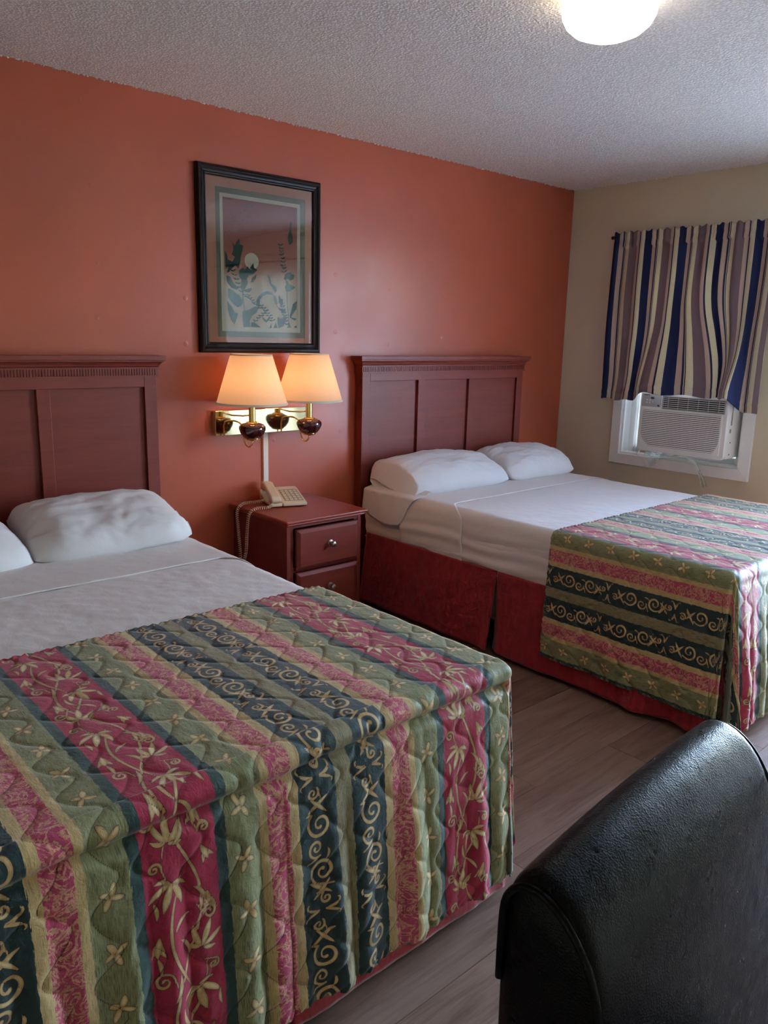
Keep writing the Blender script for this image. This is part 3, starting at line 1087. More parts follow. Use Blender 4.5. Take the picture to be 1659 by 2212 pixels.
# ================================================================== ceiling light
LC = (2.135, -1.835, H)
cl = thing('ceiling_light', 'glowing white glass dome light on the popcorn ceiling', 'ceiling light', LC)
MB().lathe([(.118, 0), (.121, -.012), (.118, -.022), (.08, -.024)], LC, 40).build('base_ring', MAT['white_trim'], cl, smooth='auto')


def m_dome():
    M_ = Mat('glowing frosted dome', S(250, 244, 232), 0.35)
    M_.set('Emission Color', (1.0, 0.83, 0.62, 1)); M_.set('Emission Strength', 5.5)
    f = M_.noise(M_.obj(), 3, 2)
    M_.l(M_.ramp(f, [(0.2, (1.0, .82, .60, 1)), (.8, (1.0, .84, .64, 1))]), M_.b.inputs['Emission Color'])
    return M_.m


prof = [(.122, -.018), (.131, -.026), (.135, -.038), (.132, -.055), (.121, -.076), (.100, -.094), (.071, -.106), (.040, -.112), (.012, -.114), (.001, -.114)]
MB().lathe(prof, LC, 48).build('glass_dome', m_dome(), cl, smooth=True)

# ================================================================== framed picture
PF = thing('framed_picture', 'dark framed print of teal plants and a white moon above the wall lamp', 'picture', (2.13, 0, 1.365))
FX0, FX1, FZ0, FZ1 = 1.793, 2.468, 1.362, 2.177
mw = .047
prof = [(0, 0), (0, .020), (.006, .030), (.016, .032), (.026, .024), (.034, .021), (.038, .024), (.043, .022), (mw, .015), (mw, 0)]
corners = [((FX0, FZ0), (1, 1)), ((FX1, FZ0), (-1, 1)), ((FX1, FZ1), (-1, -1)), ((FX0, FZ1), (1, -1))]
for k in range(4):
    (c0, d0), (c1, d1) = corners[k], corners[(k + 1) % 4]
    mbk = MB()
    mbk.prism(prof, lambda a, b: (c0[0] + d0[0] * a, -b, c0[1] + d0[1] * a), lambda a, b: (c1[0] + d1[0] * a, -b, c1[1] + d1[1] * a))
    bevel_mod(mbk.build('frame_rail', MAT['frame_wood'], PF), .0012, 2)
IX0, IX1, IZ0, IZ1 = FX0 + mw - .002, FX1 - mw + .002, FZ0 + mw - .002, FZ1 - mw + .002
YM = -.0085


def ringmat(name, o, i, mat, yd):
    mb = MB()
    x0, x1, z0, z1 = o; a0, a1, b0, b1 = i
    mb.box((x0, yd, z0), (a0, yd + .0014, z1)); mb.box((a1, yd, z0), (x1, yd + .0014, z1))
    mb.box((a0, yd, z0), (a1, yd + .0014, b0)); mb.box((a0, yd, b1), (a1, yd + .0014, z1))
    return mb.build(name, mat, PF)


R1 = (IX0, IX1, IZ0, IZ1)
R2 = (1.889, 2.381, 1.434, 2.089)
R3 = (1.912, 2.355, 1.460, 2.065)
R4 = (1.928, 2.337, 1.477, 2.048)
ringmat('outer_mat', R1, R2, m_simple('dusty rose mat board', S(222, 164, 140), .9, spec=.1, bump=.05), YM - .003)
ringmat('green_mat', R2, R3, m_simple('grey green mat board', S(140, 146, 128), .9, spec=.1, bump=.05), YM - .0015)
ringmat('white_mat', R3, R4, m_simple('ivory mat board', S(240, 238, 220), .9, spec=.1), YM)


def m_print():
    M_ = Mat('print paper', S(180, 160, 140), 0.9, 0, 0.1)
    sp = M_.n('ShaderNodeSeparateXYZ')
    M_.l(M_.obj(), sp.inputs[0])
    z = M_.math('DIVIDE', M_.math('SUBTRACT', sp.outputs[2], R4[2] - 1.365), R4[3] - R4[2])
    c = M_.ramp(z, [(0.0, S(240, 226, 194)), (0.30, S(232, 212, 182)), (0.48, S(204, 150, 130)), (0.62, S(178, 112, 102)), (1.0, S(162, 98, 94))])
    M_.l(c, M_.b.inputs['Base Color'])
    return M_.m


MB().box((R4[0] - .002, YM + .0014, R4[2] - .002), (R4[1] + .002, YM + .0024, R4[3] + .002)).build('print_sheet', m_print(), PF)
pteal = m_simple('teal print ink', S(50, 98, 94), .9, spec=.1, var=.1, scale=30)
pmauve = m_simple('faded print ink', S(136, 94, 92), .9, spec=.1)
pivory = m_simple('ivory print ink', S(246, 242, 224), .9, spec=.1)
YP = YM + .0013


def zp(x, y):
    """zoomed pixel of the print -> print plane (x, z)"""
    return (R4[0] + (x - 342) / 673.0 * (R4[1] - R4[0]), None), y


def pmap(X, Y):
    u = (X - 342.0) / 673.0
    top = 433 + 105 * u
    bot = 1605 + 22 * u
    v = (Y - top) / (bot - top)
    up_ = u * 1.0
    # perspective: right side recedes
    uu_ = u * (1 + .16 * (1 - u))
    return (R4[0] + min(max(uu_, .004), .996) * (R4[1] - R4[0]), R4[3] - min(max(v, .004), .996) * (R4[3] - R4[2]))


def ink(name, polys, mat, dy=0.0):
    bm = bmesh.new()
    for pg in polys:
        vs_ = [bm.verts.new((x, YP - dy, z)) for x, z in pg]
        try:
            bm.faces.new(vs_)
        except ValueError:
            pass
    bmesh.ops.triangulate(bm, faces=bm.faces[:])
    for f in bm.faces:
        if f.normal.y > 0: f.normal_flip()
    me = bpy.data.meshes.new('m'); bm.to_mesh(me); bm.free()
    return tag(link(name, me, mat, PF), kind='stuff' if len(polys) > 1 else None)


# moon
ink('moon_print', [[(2.078 + .039 * math.cos(a), 1.782 + .037 * math.sin(a)) for a in [2 * PI * k / 32 for k in range(32)]]], pivory, .0001)


def leafpoly(X, Y, ang, L, w, bend=.0):
    pts = []
    n = 7
    for sgn in (1, -1):
        rng = range(n) if sgn == 1 else range(n - 1, -1, -1)
        for k in rng:
            t = k / (n - 1)
            a = ang + bend * t
            wv = w * math.sin(PI * t ** .8) * sgn
            pts.append((X + L * t * math.cos(a) - wv * math.sin(a), Y + L * t * math.sin(a) + wv * math.cos(a)))
    return [pmap(*p) for p in pts]


def stempoly(pts, w):
    L_, R_ = [], []
    for i, (x, y) in enumerate(pts):
        a = pts[max(i - 1, 0)]; b = pts[min(i + 1, len(pts) - 1)]
        t = math.atan2(b[1] - a[1], b[0] - a[0])
        L_.append((x - w * math.sin(t), y + w * math.cos(t))); R_.append((x + w * math.sin(t), y - w * math.cos(t)))
    return [pmap(*p) for p in L_ + R_[::-1]]


random.seed(11)
polys = []
traced = [
    [(410, 830), (430, 862), (446, 822), (466, 800), (472, 852), (497, 862), (476, 905), (474, 962), (440, 972), (404, 940), (420, 900)],
    [(352, 905), (372, 950), (372, 985), (400, 1000), (380, 1050), (356, 1075)],
    [(430, 960), (474, 962), (470, 1010), (455, 1065), (430, 1040), (400, 1070), (382, 1100), (364, 1105), (384, 1030), (408, 1012)],
    [(462, 1080), (490, 1060), (510, 1075), (528, 1045), (545, 1070), (578, 1018), (586, 1060), (614, 1080), (580, 1115), (540, 1130), (520, 1160), (476, 1168), (456, 1130)],
    [(480, 1150), (520, 1140), (530, 1200), (500, 1262), (486, 1300), (470, 1240)],
    [(552, 1190), (566, 1150), (606, 1118), (598, 1160), (575, 1190)],
    [(372, 1245), (404, 1262), (430, 1288), (462, 1310), (490, 1365), (470, 1410), (440, 1420), (405, 1385), (372, 1330)],
    [(360, 1130), (390, 1140), (410, 1190), (440, 1230), (470, 1230), (440, 1262), (395, 1240), (364, 1190)],
    [(490, 1265), (560, 1240), (560, 1262), (540, 1285), (510, 1278)],
    [(362, 1360), (400, 1420), (420, 1470), (446, 1480), (430, 1540), (416, 1580), (390, 1540), (366, 1440)],
    [(480, 1460), (540, 1440), (590, 1410), (626, 1420), (600, 1470), (560, 1500), (540, 1550), (545, 1600), (488, 1612), (482, 1530)],
    [(600, 1360), (620, 1320), (650, 1290), (700, 1270), (756, 1290), (750, 1308), (700, 1300), (660, 1318), (632, 1350), (628, 1420), (606, 1410)],
    [(706, 1118), (728, 1145), (742, 1200), (760, 1215), (790, 1235), (796, 1270), (775, 1290), (756, 1250), (735, 1222), (722, 1190)],
    [(762, 1310), (786, 1320), (802, 1390), (780, 1398), (762, 1360)],
    [(812, 1305), (836, 1340), (858, 1350), (852, 1400), (836, 1412), (815, 1370)],
    [(800, 1420), (846, 1440), (886, 1440), (880, 1470), (850, 1468), (820, 1445)],
    [(946, 1455), (965, 1395), (1012, 1365), (1006, 1440), (970, 1480), (935, 1530), (930, 1500)],
    [(800, 1510), (840, 1530), (886, 1490), (892, 1535), (860, 1600), (810, 1620), (800, 1570)],
    [(940, 655), (958, 668), (944, 720), (968, 800), (966, 840), (930, 862), (912, 800), (926, 740)],
    [(868, 1165), (890, 1115), (946, 1098), (950, 1120), (985, 1130), (975, 1165), (940, 1180), (905, 1160), (885, 1172)],
    [(880, 1240), (904, 1180), (930, 1215), (960, 1220), (996, 1245), (960, 1262), (930, 1280), (890, 1280)],
    [(545, 1600), (560, 1560), (600, 1570), (640, 1608)],
    [(650, 1500), (690, 1540), (728, 1498), (716, 1540), (690, 1562), (660, 1540)],
    [(720, 1612), (736, 1570), (742, 1612)], [(760, 1612), (780, 1560), (800, 1612)], [(980, 1610), (1000, 1590), (1012, 1612)], [(900, 1612), (925, 1560), (945, 1612)],
    [(936, 1510), (970, 1520), (1010, 1530), (990, 1545), (950, 1530)],
]
for pg in traced:
    polys.append([pmap(*p) for p in pg])
for (x0, y0, x1, y1, n) in ((832, 850, 878, 1120, 9), (380, 1000, 480, 1300, 8), (500, 1300, 640, 1440, 8), (640, 1400, 760, 1560, 7), (840, 1380, 900, 1600, 8), (560, 1580, 700, 1450, 6)):
    for k in range(n):
        t = (k + .5) / n
        x = x0 + (x1 - x0) * t; y = y0 + (y1 - y0) * t
        for sg in (-1, 1):
            polys.append(leafpoly(x, y, -PI / 2 + sg * random.uniform(.5, 1.1), random.uniform(26, 42), random.uniform(5, 9), sg * .3))
ink('leaf_print', polys, pteal, .0002)
stems = [stempoly([(900, 1290), (905, 1400), (915, 1500), (920, 1612)], 3), stempoly([(878, 1120), (900, 1200), (902, 1290)], 3), stempoly([(750, 1290), (770, 1360), (800, 1420)], 3), stempoly([(485, 1290), (495, 1420), (505, 1600)], 3)]
ink('stem_print', stems, pteal, .0003)
polys = []
for k in range(46):
    X = random.choice((random.gauss(440, 40), random.gauss(560, 60))); Y = random.uniform(520, 760) if X < 500 else random.uniform(500, 620)
    polys.append(leafpoly(max(356, X), Y, random.uniform(0, 6.28), random.uniform(14, 30), random.uniform(2, 5), .5))
ink('faded_leaf_print', polys, pmauve, .0001)
MB().box((IX0, -.0165, IZ0), (IX1, -.0150, IZ1)).build('glass', MAT['glass_pic'], PF)
MB().box((FX0 + .004, -.0062, FZ0 + .004), (FX1 - .004, -.0005, FZ1 - .004)).build('backing_board', MAT['steel_dark'], PF)

# ================================================================== twin wall lamp
WL = thing('wall_lamp', 'brass twin wall lamp with two lit cream shades and maroon urns', 'wall lamp', (2.11, 0, .975))
bevel_mod(MB().box((1.852, -.0005, .976), (2.372, -.034, 1.094)).build('backplate', MAT['brass_mirror'], WL), .002, 2)


def m_shade():
    M_ = Mat('cream lampshade linen', S(238, 220, 190), 0.85, 0, 0.1)
    v = M_.obj()
    M_.bump(M_.noise(M_.map(v, (60, 60, 600)), 3, 2), .08, .001)
    tl = M_.n('ShaderNodeBsdfTranslucent'); tl.inputs[0].default_value = S(250, 218, 188)
    mx = M_.n('ShaderNodeMixShader'); mx.inputs[0].default_value = 0.5
    M_.l(M_.b.outputs[0], mx.inputs[1]); M_.l(tl.outputs[0], mx.inputs[2])
    M_.l(mx.outputs[0], M_.out.inputs['Surface'])
    return M_.m


def m_emit(name, col, st):
    M_ = Mat(name, col, .5)
    M_.set('Emission Color', col); M_.set('Emission Strength', st)
    return M_.m


MAT['shade'] = m_shade()
MAT['bulb'] = m_emit('lit bulb', (1.0, .62, .30, 1), 8.0)
MAT['shade_trim'] = m_cloth('cream shade binding', S(220, 206, 184))


def lamp(cx, cy, zo):
    c = (cx, cy, 0)
    z0 = 1.138 + zo
    hs = .226
    rb, rt_ = .163, .094
    prof = [(rb, z0), (rb - .012 * 0, z0 + .0)]
    prof = [(rb + (rt_ - rb) * k / 12, z0 + hs * k / 12) for k in range(13)]
    sh = MB().lathe(prof, c, 56, capends=False).build('lamp_shade', MAT['shade'], WL, smooth=True)
    for r, z in ((rb, z0), (rt_, z0 + hs)):
        MB().lathe([(r - .0015, z - .001), (r + .0018, z - .001), (r + .0012 - .001, z + (.009 if z == z0 else -.009)), (r - .0018, z + (.009 if z == z0 else -.009)), (r - .0015, z - .001)], c, 56, capends=False).build('shade_binding', MAT['shade_trim'], sh, smooth='auto')
    MB().lathe([(.0155, 1.052 + zo), (.0155, 1.128 + zo), (.020, 1.130 + zo), (.020, 1.150 + zo), (.012, 1.152 + zo)], c, 24).build('stem', MAT['brass'], WL, smooth='auto')
    MB().lathe([(.024, 1.046 + zo), (.030, 1.050 + zo), (.026, 1.056 + zo), (.018, 1.058 + zo)], c, 24).build('collar', MAT['brass'], WL, smooth='auto')
    MB().lathe([(.030, .979 + zo), (.042, .984 + zo), (.055, 1.004 + zo), (.062, 1.022 + zo), (.061, 1.034 + zo), (.052, 1.045 + zo), (.034, 1.051 + zo), (.026, 1.052 + zo)], c, 36).build('urn', MAT['urn'], WL, smooth=True)
    MB().lathe([(.012, .968 + zo), (.028, .972 + zo), (.034, .977 + zo), (.031, .983 + zo)], c, 24).build('urn_foot', MAT['brass'], WL, smooth='auto')
    pts = []
    for k in range(17):
        a = k / 16
        th = PI * a
        pts.append((cx - .0 - .030 * a * .5, cy + .018 - .018 * math.cos(th) if False else cy + .055 * (1 - math.cos(th)) / 2, .968 + zo - .040 * math.sin(th) + .02 * a))
    pts += [(cx - .016, cy + .058, 1.015 + zo), (cx - .016, cy + .07, 1.038 + zo), (cx - .012, cy + .10, 1.046 + zo), (cx, -.03, 1.046 + zo)]
    MB().tube(pts, .0042, 10).build('arm', MAT['brass'], WL, smooth=True)
    MB().tube([(cx - .008, cy + .02, 1.085 + zo), (cx - .02, cy + .05, 1.08 + zo), (cx - .025, -.03, 1.075 + zo)], .0035, 8).build('switch_rod', MAT['brass'], WL, smooth=True)
    for sg in (-1, 1):
        hp = [(cx + sg * .008, cy, 1.15 + zo)] + [(cx + sg * .040 * math.sin(PI * (k + 1) / 11), cy, 1.15 + zo + .20 * (k + 1) / 11) for k in range(10)] + [(cx, cy, 1.352 + zo)]
        MB().tube(hp, .0016, 6).build('harp', MAT['brass'], WL, smooth=True)
    bu = MB().lathe([(.012, 1.152 + zo), (.014, 1.175 + zo), (.028, 1.205 + zo), (.030, 1.225 + zo), (.022, 1.246 + zo), (.004, 1.256 + zo)], c, 20).build('bulb', MAT['bulb'], WL, smooth=True)
    ld = bpy.data.lights.new('bulb_light', 'POINT')
    ld.energy = 3.2; ld.color = (1.0, .56, .28); ld.shadow_soft_size = .034
    lo = bpy.data.objects.new('bulb_light', ld); COL.objects.link(lo); lo.parent = WL
    lo.location = Vector((cx, cy, 1.228 + zo)) - WL.location
    bu.visible_shadow = True


lamp(1.962, -.178, -.004)
lamp(2.292, -.172, 0.0)
tag(bevel_mod(MB().box((2.130, 0, .642), (2.158, -.012, .976)).build('cable_cover', MAT['white_plastic'], origin=(2.144, 0, .642)), .002), 'white plastic cable cover strip running down from the brass lamp plate', 'cable cover')

# ================================================================== nightstand, telephone
NS = thing('nightstand', 'cherry wood nightstand with two drawers between the two beds', 'nightstand', (2.16, -.25, 0))
nx0, nx1, nyf = 1.952, 2.386, -.468
mb = MB()
mb.box((nx0, nyf, .06), (nx0 + .02, -.012, .615)); mb.box((nx1 - .02, nyf, .06), (nx1, -.012, .615))
mb.box((nx0 + .02, -.03, .06), (nx1 - .02, -.012, .615)); mb.box((nx0 + .02, nyf, .06), (nx1 - .02, -.03, .08)); mb.box((nx0 + .02, nyf + .002, .595), (nx1 - .02, -.03, .612))
mb.box((nx0 + .02, nyf + .006, .08), (nx0 + .04, nyf + .02, .6)); mb.box((nx1 - .04, nyf + .006, .08), (nx1 - .02, nyf + .02, .6)); mb.box((nx0 + .04, nyf + .006, .385), (nx1 - .04, nyf + .02, .405))
bevel_mod(mb.build('body', MAT['mahogany_v'], NS), .0015)
bevel_mod(MB().box((nx0 + .01, nyf + .02, 0), (nx1 - .01, -.02, .06)).build('plinth', MAT['mahogany_v'], NS), .002)
mb = MB()
tp = [(0, .612), (.020, .612), (.026, .620), (.030, .628), (.030, .634), (.026, .640), (0, .640)]
mb.box((nx0 - .022, nyf - .034, .624), (nx1 + .018, -.004, .640))
mb.box((nx0 - .012, nyf - .022, .612), (nx1 + .010, -.004, .624))
bevel_mod(mb.build('top', MAT['mahogany_top'], NS), .006, 3)
for (za, zb, kz) in ((.398, .588, .503), (.100, .384, .295)):
    x0, x1 = nx0 + .046, nx1 - .028
    mbk = MB()
    A = [(x0, za), (x1, za), (x1, zb), (x0, zb)]
    ins = .016
    B = [(x0 + ins, za + ins), (x1 - ins, za + ins), (x1 - ins, zb - ins), (x0 + ins, zb - ins)]
    bmv = mbk.bm.verts
    va = [bmv.new((p[0], nyf + .004, p[1])) for p in A]; vb = [bmv.new((p[0], nyf - .010, p[1])) for p in A]; vc = [bmv.new((p[0], nyf - .021, p[1])) for p in B]
    mbk.bm.faces.new(va)
    for R_a, R_b in ((va, vb), (vb, vc)):
        for k in range(4):
            mbk.bm.faces.new((R_a[k], R_a[(k + 1) % 4], R_b[(k + 1) % 4], R_b[k]))
    mbk.bm.faces.new(vc)
    d_ = bevel_mod(mbk.build('drawer', MAT['mahogany'], NS), .0025)
    MB().lathe([(.016, 0), (.016, -.003), (.009, -.005), (.007, -.012), (.008, -.015), (.0125, -.018), (.0135, -.024), (.011, -.030), (.004, -.033)], (2.185, nyf - .021, kz), 22, 'y').build('knob', MAT['nickel'], d_, smooth='auto')

TP = thing('telephone', 'cream desk telephone with coiled cord on the nightstand', 'telephone', (2.150, -.150, .640))
ta = math.radians(-18)
def tpt(a, b, z):
    return (2.150 + a * math.cos(ta) - b * math.sin(ta), -.150 + a * math.sin(ta) + b * math.cos(ta), .640 + z)


def tprism(name, poly, a0, a1, mat, bev, parent=TP):
    mbk = MB()
    mbk.prism(poly, lambda b, z: tpt(a0, b, z), lambda b, z: tpt(a1, b, z))
    return bevel_mod(mbk.build(name, mat, parent), bev, 3)


side = [(-.105, .004), (.100, .004), (.102, .058), (.090, .064), (.060, .060), (-.104, .020)]
tprism('phone_base', side, -.030, .092, MAT['cream_plastic'], .006)
side2 = [(-.103, .004), (.100, .004), (.102, .054), (.086, .058), (.066, .038), (-.060, .018), (-.100, .022)]
tprism('cradle', side2, -.092, -.031, MAT['cream_plastic'], .006)
hs_ = [(-.108, .034), (-.100, .022), (-.066, .024), (-.052, .040), (.040, .066), (.060, .054), (.098, .060), (.108, .078), (.094, .096), (.050, .098), (-.050, .066), (-.098, .052)]
tprism('handset', hs_, -.086, -.038, MAT['cream_plastic'], .011)
def face_z(b):
    return .020 + (b + .104) / .164 * .040
kp = MB().prism([(-.080, face_z(-.080) + .0002), (.046, face_z(.046) + .0002), (.046, face_z(.046) + .0012), (-.080, face_z(-.080) + .0012)], lambda b, z: tpt(-.012, b, z), lambda b, z: tpt(.080, b, z)).build('keypad_plate', MAT['grey_print'], TP)
for i in range(4):
    for j in range(5):
        b = -.068 + j * .0235; a = .002 + i * .0215
        z = face_z(b) + .0012
        mbk = MB().prism([(b - .007, face_z(b - .007) + .001), (b + .007, face_z(b + .007) + .001), (b + .007, face_z(b + .007) + .0035), (b - .007, face_z(b - .007) + .0035)], lambda q, zz: tpt(a - .0075, q, zz), lambda q, zz: tpt(a + .0075, q, zz))
        mbk.build('key', MAT['cream_plastic'], kp)


def coil(path, r, pitch):
    pts = [Vector(p) for p in path]
    # resample
    seg = []
    L = 0
    acc = [0]
    for a, b in zip(pts, pts[1:]):
        L += (b - a).length; acc.append(L)
    n = int(L / pitch * 9)
    out = []
    nrm = None
    prev = None
    j = 0
    for i in range(n):
        d = L * i / (n - 1)
        while j < len(acc) - 2 and acc[j + 1] < d: j += 1
        f = (d - acc[j]) / (acc[j + 1] - acc[j])
        p = pts[j].lerp(pts[j + 1], f)
        t = (pts[j + 1] - pts[j]).normalized()
        if nrm is None:
            nrm = t.orthogonal().normalized()
        nrm = (nrm - t * nrm.dot(t)).normalized()
        b = t.cross(nrm)
        a = 2 * PI * d / pitch
        out.append(p + nrm * math.cos(a) * r + b * math.sin(a) * r)
    return out


def cat(pts, n=10):
    out = []
    P_ = [Vector(p) for p in pts]
    for i in range(len(P_) - 1):
        p0 = P_[max(i - 1, 0)]; p1 = P_[i]; p2 = P_[i + 1]; p3 = P_[min(i + 2, len(P_) - 1)]
        for k in range(n):
            t = k / n
            out.append(.5 * ((2 * p1) + (-p0 + p2) * t + (2 * p0 - 5 * p1 + 4 * p2 - p3) * t * t + (-p0 + 3 * p1 - 3 * p2 + p3) * t ** 3))
    out.append(P_[-1])
    return out


pa = cat([tpt(-.080, -.108, .020), tpt(-.105, -.125, .012), (1.985, -.236, .652), (1.945, -.225, .650), (1.915, -.215, .625), (1.908, -.205, .54), (1.915, -.18, .43), (1.905, -.15, .34)])
pb = cat([tpt(-.093, .00, .020), tpt(-.125, .0, .014), (1.985, -.10, .652), (1.945, -.105, .650), (1.914, -.11, .620), (1.906, -.13, .54), (1.900, -.155, .43), (1.905, -.15, .34)])
for p_ in (pa, pb):
    MB().tube(coil(p_, .0066, .0098), .0017, 5).build('coiled_cord', MAT['cream_plastic'], TP, smooth=True)

# ================================================================== headboards


def headboard(x0, x1, edges, label):
    """edges: right edges of the recessed panels"""
    hb = thing('headboard', label, 'headboard', ((x0 + x1) / 2, -.03, 0), 'mahogany headboards')
    yf, yb2 = -.062, -.008
    ztop, zb2 = 1.262, .30
    stile, mul = .056, .052
    MB().box((x0 + .01, yf + .016, zb2), (x1 - .01, yb2, ztop)).build('back_panel', MAT['mahogany_v'], hb)
    for (a, b) in ((x0, x0 + stile), (x1 - stile, x1)):
        bevel_mod(MB().box((a, yf, 0), (b, yb2, ztop)).build('stile', MAT['mahogany_v'], hb), .002)
    bevel_mod(MB().box((x0 + stile, yf, 1.216), (x1 - stile, yb2, ztop)).build('top_rail', MAT['mahogany'], hb), .0015)
    bevel_mod(MB().box((x0 + stile, yf, zb2), (x1 - stile, yb2, .42)).build('bottom_rail', MAT['mahogany'], hb), .0015)
    for e in edges[:-1]:
        bevel_mod(MB().box((e, yf, .42), (e + mul, yf + .02, 1.216)).build('mullion', MAT['mahogany_v'], hb), .0015)
    # fluted band
    MB().box((x0 - .006, yf - .006, ztop), (x1 + .006, yb2, 1.298)).build('frieze', MAT['mahogany'], hb)
    mb = MB()
    n = int((x1 - x0) / .0115)
    for k in range(n):
        xx = x0 + (k + .5) * (x1 - x0) / n
        mb.box((xx - .0038, yf - .0095, ztop + .005), (xx + .0038, yf - .005, 1.293))
    tag(mb.build('fluting', MAT['mahogany'], hb), kind='stuff')
    mb = MB()
    mb.box((x0 - .009, yf - .011, ztop - .003), (x1 + .009, yb2, ztop + .004)); mb.box((x0 - .009, yf - .011, 1.294), (x1 + .009, yb2, 1.300))
    mb.build('bead', MAT['mahogany'], hb)
    # crown moulding swept round three sides
    prof = [(.006, 1.300), (.010, 1.305), (.013, 1.312), (.020, 1.320), (.028, 1.324), (.028, 1.329), (.033, 1.331), (.033, 1.349), (.0, 1.349), (.0, 1.300)]
    mb = MB()
    rings = []
    for (px, py, dx, dy) in ((x0, yb2, -1, 0), (x0, yf, -1, -1), (x1, yf, 1, -1), (x1, yb2, 1, 0)):
        rings.append([mb.bm.verts.new((px + dx * a, py + dy * a, z)) for a, z in prof])
    npf = len(prof)
    for A, B in zip(rings, rings[1:]):
        for k in range(npf):
            mb.bm.faces.new((A[k], A[(k + 1) % npf], B[(k + 1) % npf], B[k]))
    mb.bm.faces.new(rings[0]); mb.bm.faces.new(rings[-1][::-1])
    mb.box((x0, yf, 1.300), (x1, yb2, 1.349))
    mb.build('crown_moulding', MAT['mahogany'], hb)
    return hb


headboard(.145, 1.552, [.593, 1.045, 1.497], 'wooden headboard behind the near bed at the left edge')
headboard(2.722, 4.070, [3.139, 3.562, 4.014], 'wooden headboard behind the far bed beside the beige wall')

# ================================================================== beds
MT, MBOT = .640, .385       # mattress top and bottom
YH, YFT = -.085, -2.105     # head, foot


def bed_profile(hw, off, flare_b=.0, n_top=40, n_arc=10, n_side=18, zbot=.39, r=.045, bulge=.008):
    """cross-section points (x offset from centre, z) from the left bottom over the top to the right bottom"""
    pts = []
    R_ = r + off
    for k in range(n_side):
        t = k / n_side
        z = zbot + (MT - r - zbot) * t
        pts.append((-(hw + off + bulge * math.sin(PI * t)), z))
    for k in range(n_arc):
        a = PI / 2 * k / n_arc
        pts.append((-(hw - r + R_ * math.cos(a)), MT - r + R_ * math.sin(a)))
    for k in range(n_top + 1):
        t = k / n_top
        pts.append((-(hw - r) + 2 * (hw - r) * t, MT + off))
    for k in range(1, n_arc + 1):
        a = PI / 2 * (1 - k / n_arc)
        pts.append((hw - r + R_ * math.cos(a), MT - r + R_ * math.sin(a)))
    for k in range(1, n_side + 1):
        t = 1 - k / n_side
        z = zbot + (MT - r - zbot) * t
        pts.append((hw + off + bulge * math.sin(PI * t), z))
    return np.array(pts)


def resample(pts, step):
    d = np.hypot(*np.diff(pts, axis=0).T)
    s_ = np.concatenate(([0], np.cumsum(d)))
    n = int(s_[-1] / step)
    q = np.linspace(0, s_[-1], n)
    return np.stack((np.interp(q, s_, pts[:, 0]), np.interp(q, s_, pts[:, 1])), -1), q - s_[-1] / 2


def sheet_layer(cx, hw, off, y0fn, y1fn, zbot, seed, wr=1.0, step=.012, ystep=.012, wavy=.0):
    """a cloth layer laid over the mattress between y0 (head side) and y1 (foot side); both may vary with girth"""
    pr, q = resample(bed_profile(hw, off, zbot=zbot), step)
    ny = int((abs(y1fn(0.0) - y0fn(0.0))) / ystep) + 2
    T_ = np.linspace(0, 1, ny)[:, None]
    y0 = np.array([y0fn(v) for v in q])[None, :]; y1 = np.array([y1fn(v) for v in q])[None, :]
    Y_ = y0 + (y1 - y0) * T_
    Xp = np.repeat(pr[None, :, 0], ny, 0); Zp = np.repeat(pr[None, :, 1], ny, 0)
    # normals of the section
    tx = np.gradient(pr[:, 0]); tz = np.gradient(pr[:, 1]); ln = np.hypot(tx, tz)
    nxv, nzv = -tz / ln, tx / ln
    sidef = sstep(.60, .52, Zp)
    Q = np.repeat(q[None, :], ny, 0)
    # flat wrinkles on top, pulled creases along the side
    d = wr * (.0016 * fbm(Xp * 9 + Y_ * 4, Y_ * 5, seed, 3) + .0020 * np.clip(fbm(Xp * 2.2 + Y_ * 1.4, Y_ * 11 - Xp * 3, seed + 5, 3), 0, 1)) * (1 - sidef)
    d = d + sidef * wr * (.0060 * fbm(Y_ * 1.6 + Zp * 6, Zp * 26 + Y_ * 2.0, seed + 9, 3) + .0030 * np.sin(Zp * 95 + 1.5 * Y_ + 2 * fbm(Y_ * 3, Zp * 4, seed)))
    d = d + wr * .0010 * fbm(Xp * 40, Y_ * 40, seed + 3, 2) + .002
    Px = cx + Xp + nxv[None, :] * d; Pz = Zp + nzv[None, :] * d
    if wavy > 0:
        Pz = Pz + wavy * sstep(.47, .39, Zp) * fbm(Y_ * 9, Q * .0, seed + 2, 2)
    return np.stack((Px, Y_, Pz), -1)


def quilt_dim(s_, t_):
    return stitch_dist(s_, t_)


def interp_tab(tab, ph, smooth=3):
    xs = np.array([r[0] for r in tab]); out = []
    fine = np.linspace(0, 90, 361)
    for c in (1, 2):
        v = np.interp(fine, xs, np.array([r[c] for r in tab]))
        for _ in range(smooth):
            vp = np.pad(v, 6, mode='edge'); v = np.convolve(vp, np.ones(13) / 13, 'valid')
        out.append(np.interp(ph, fine, v))
    return out


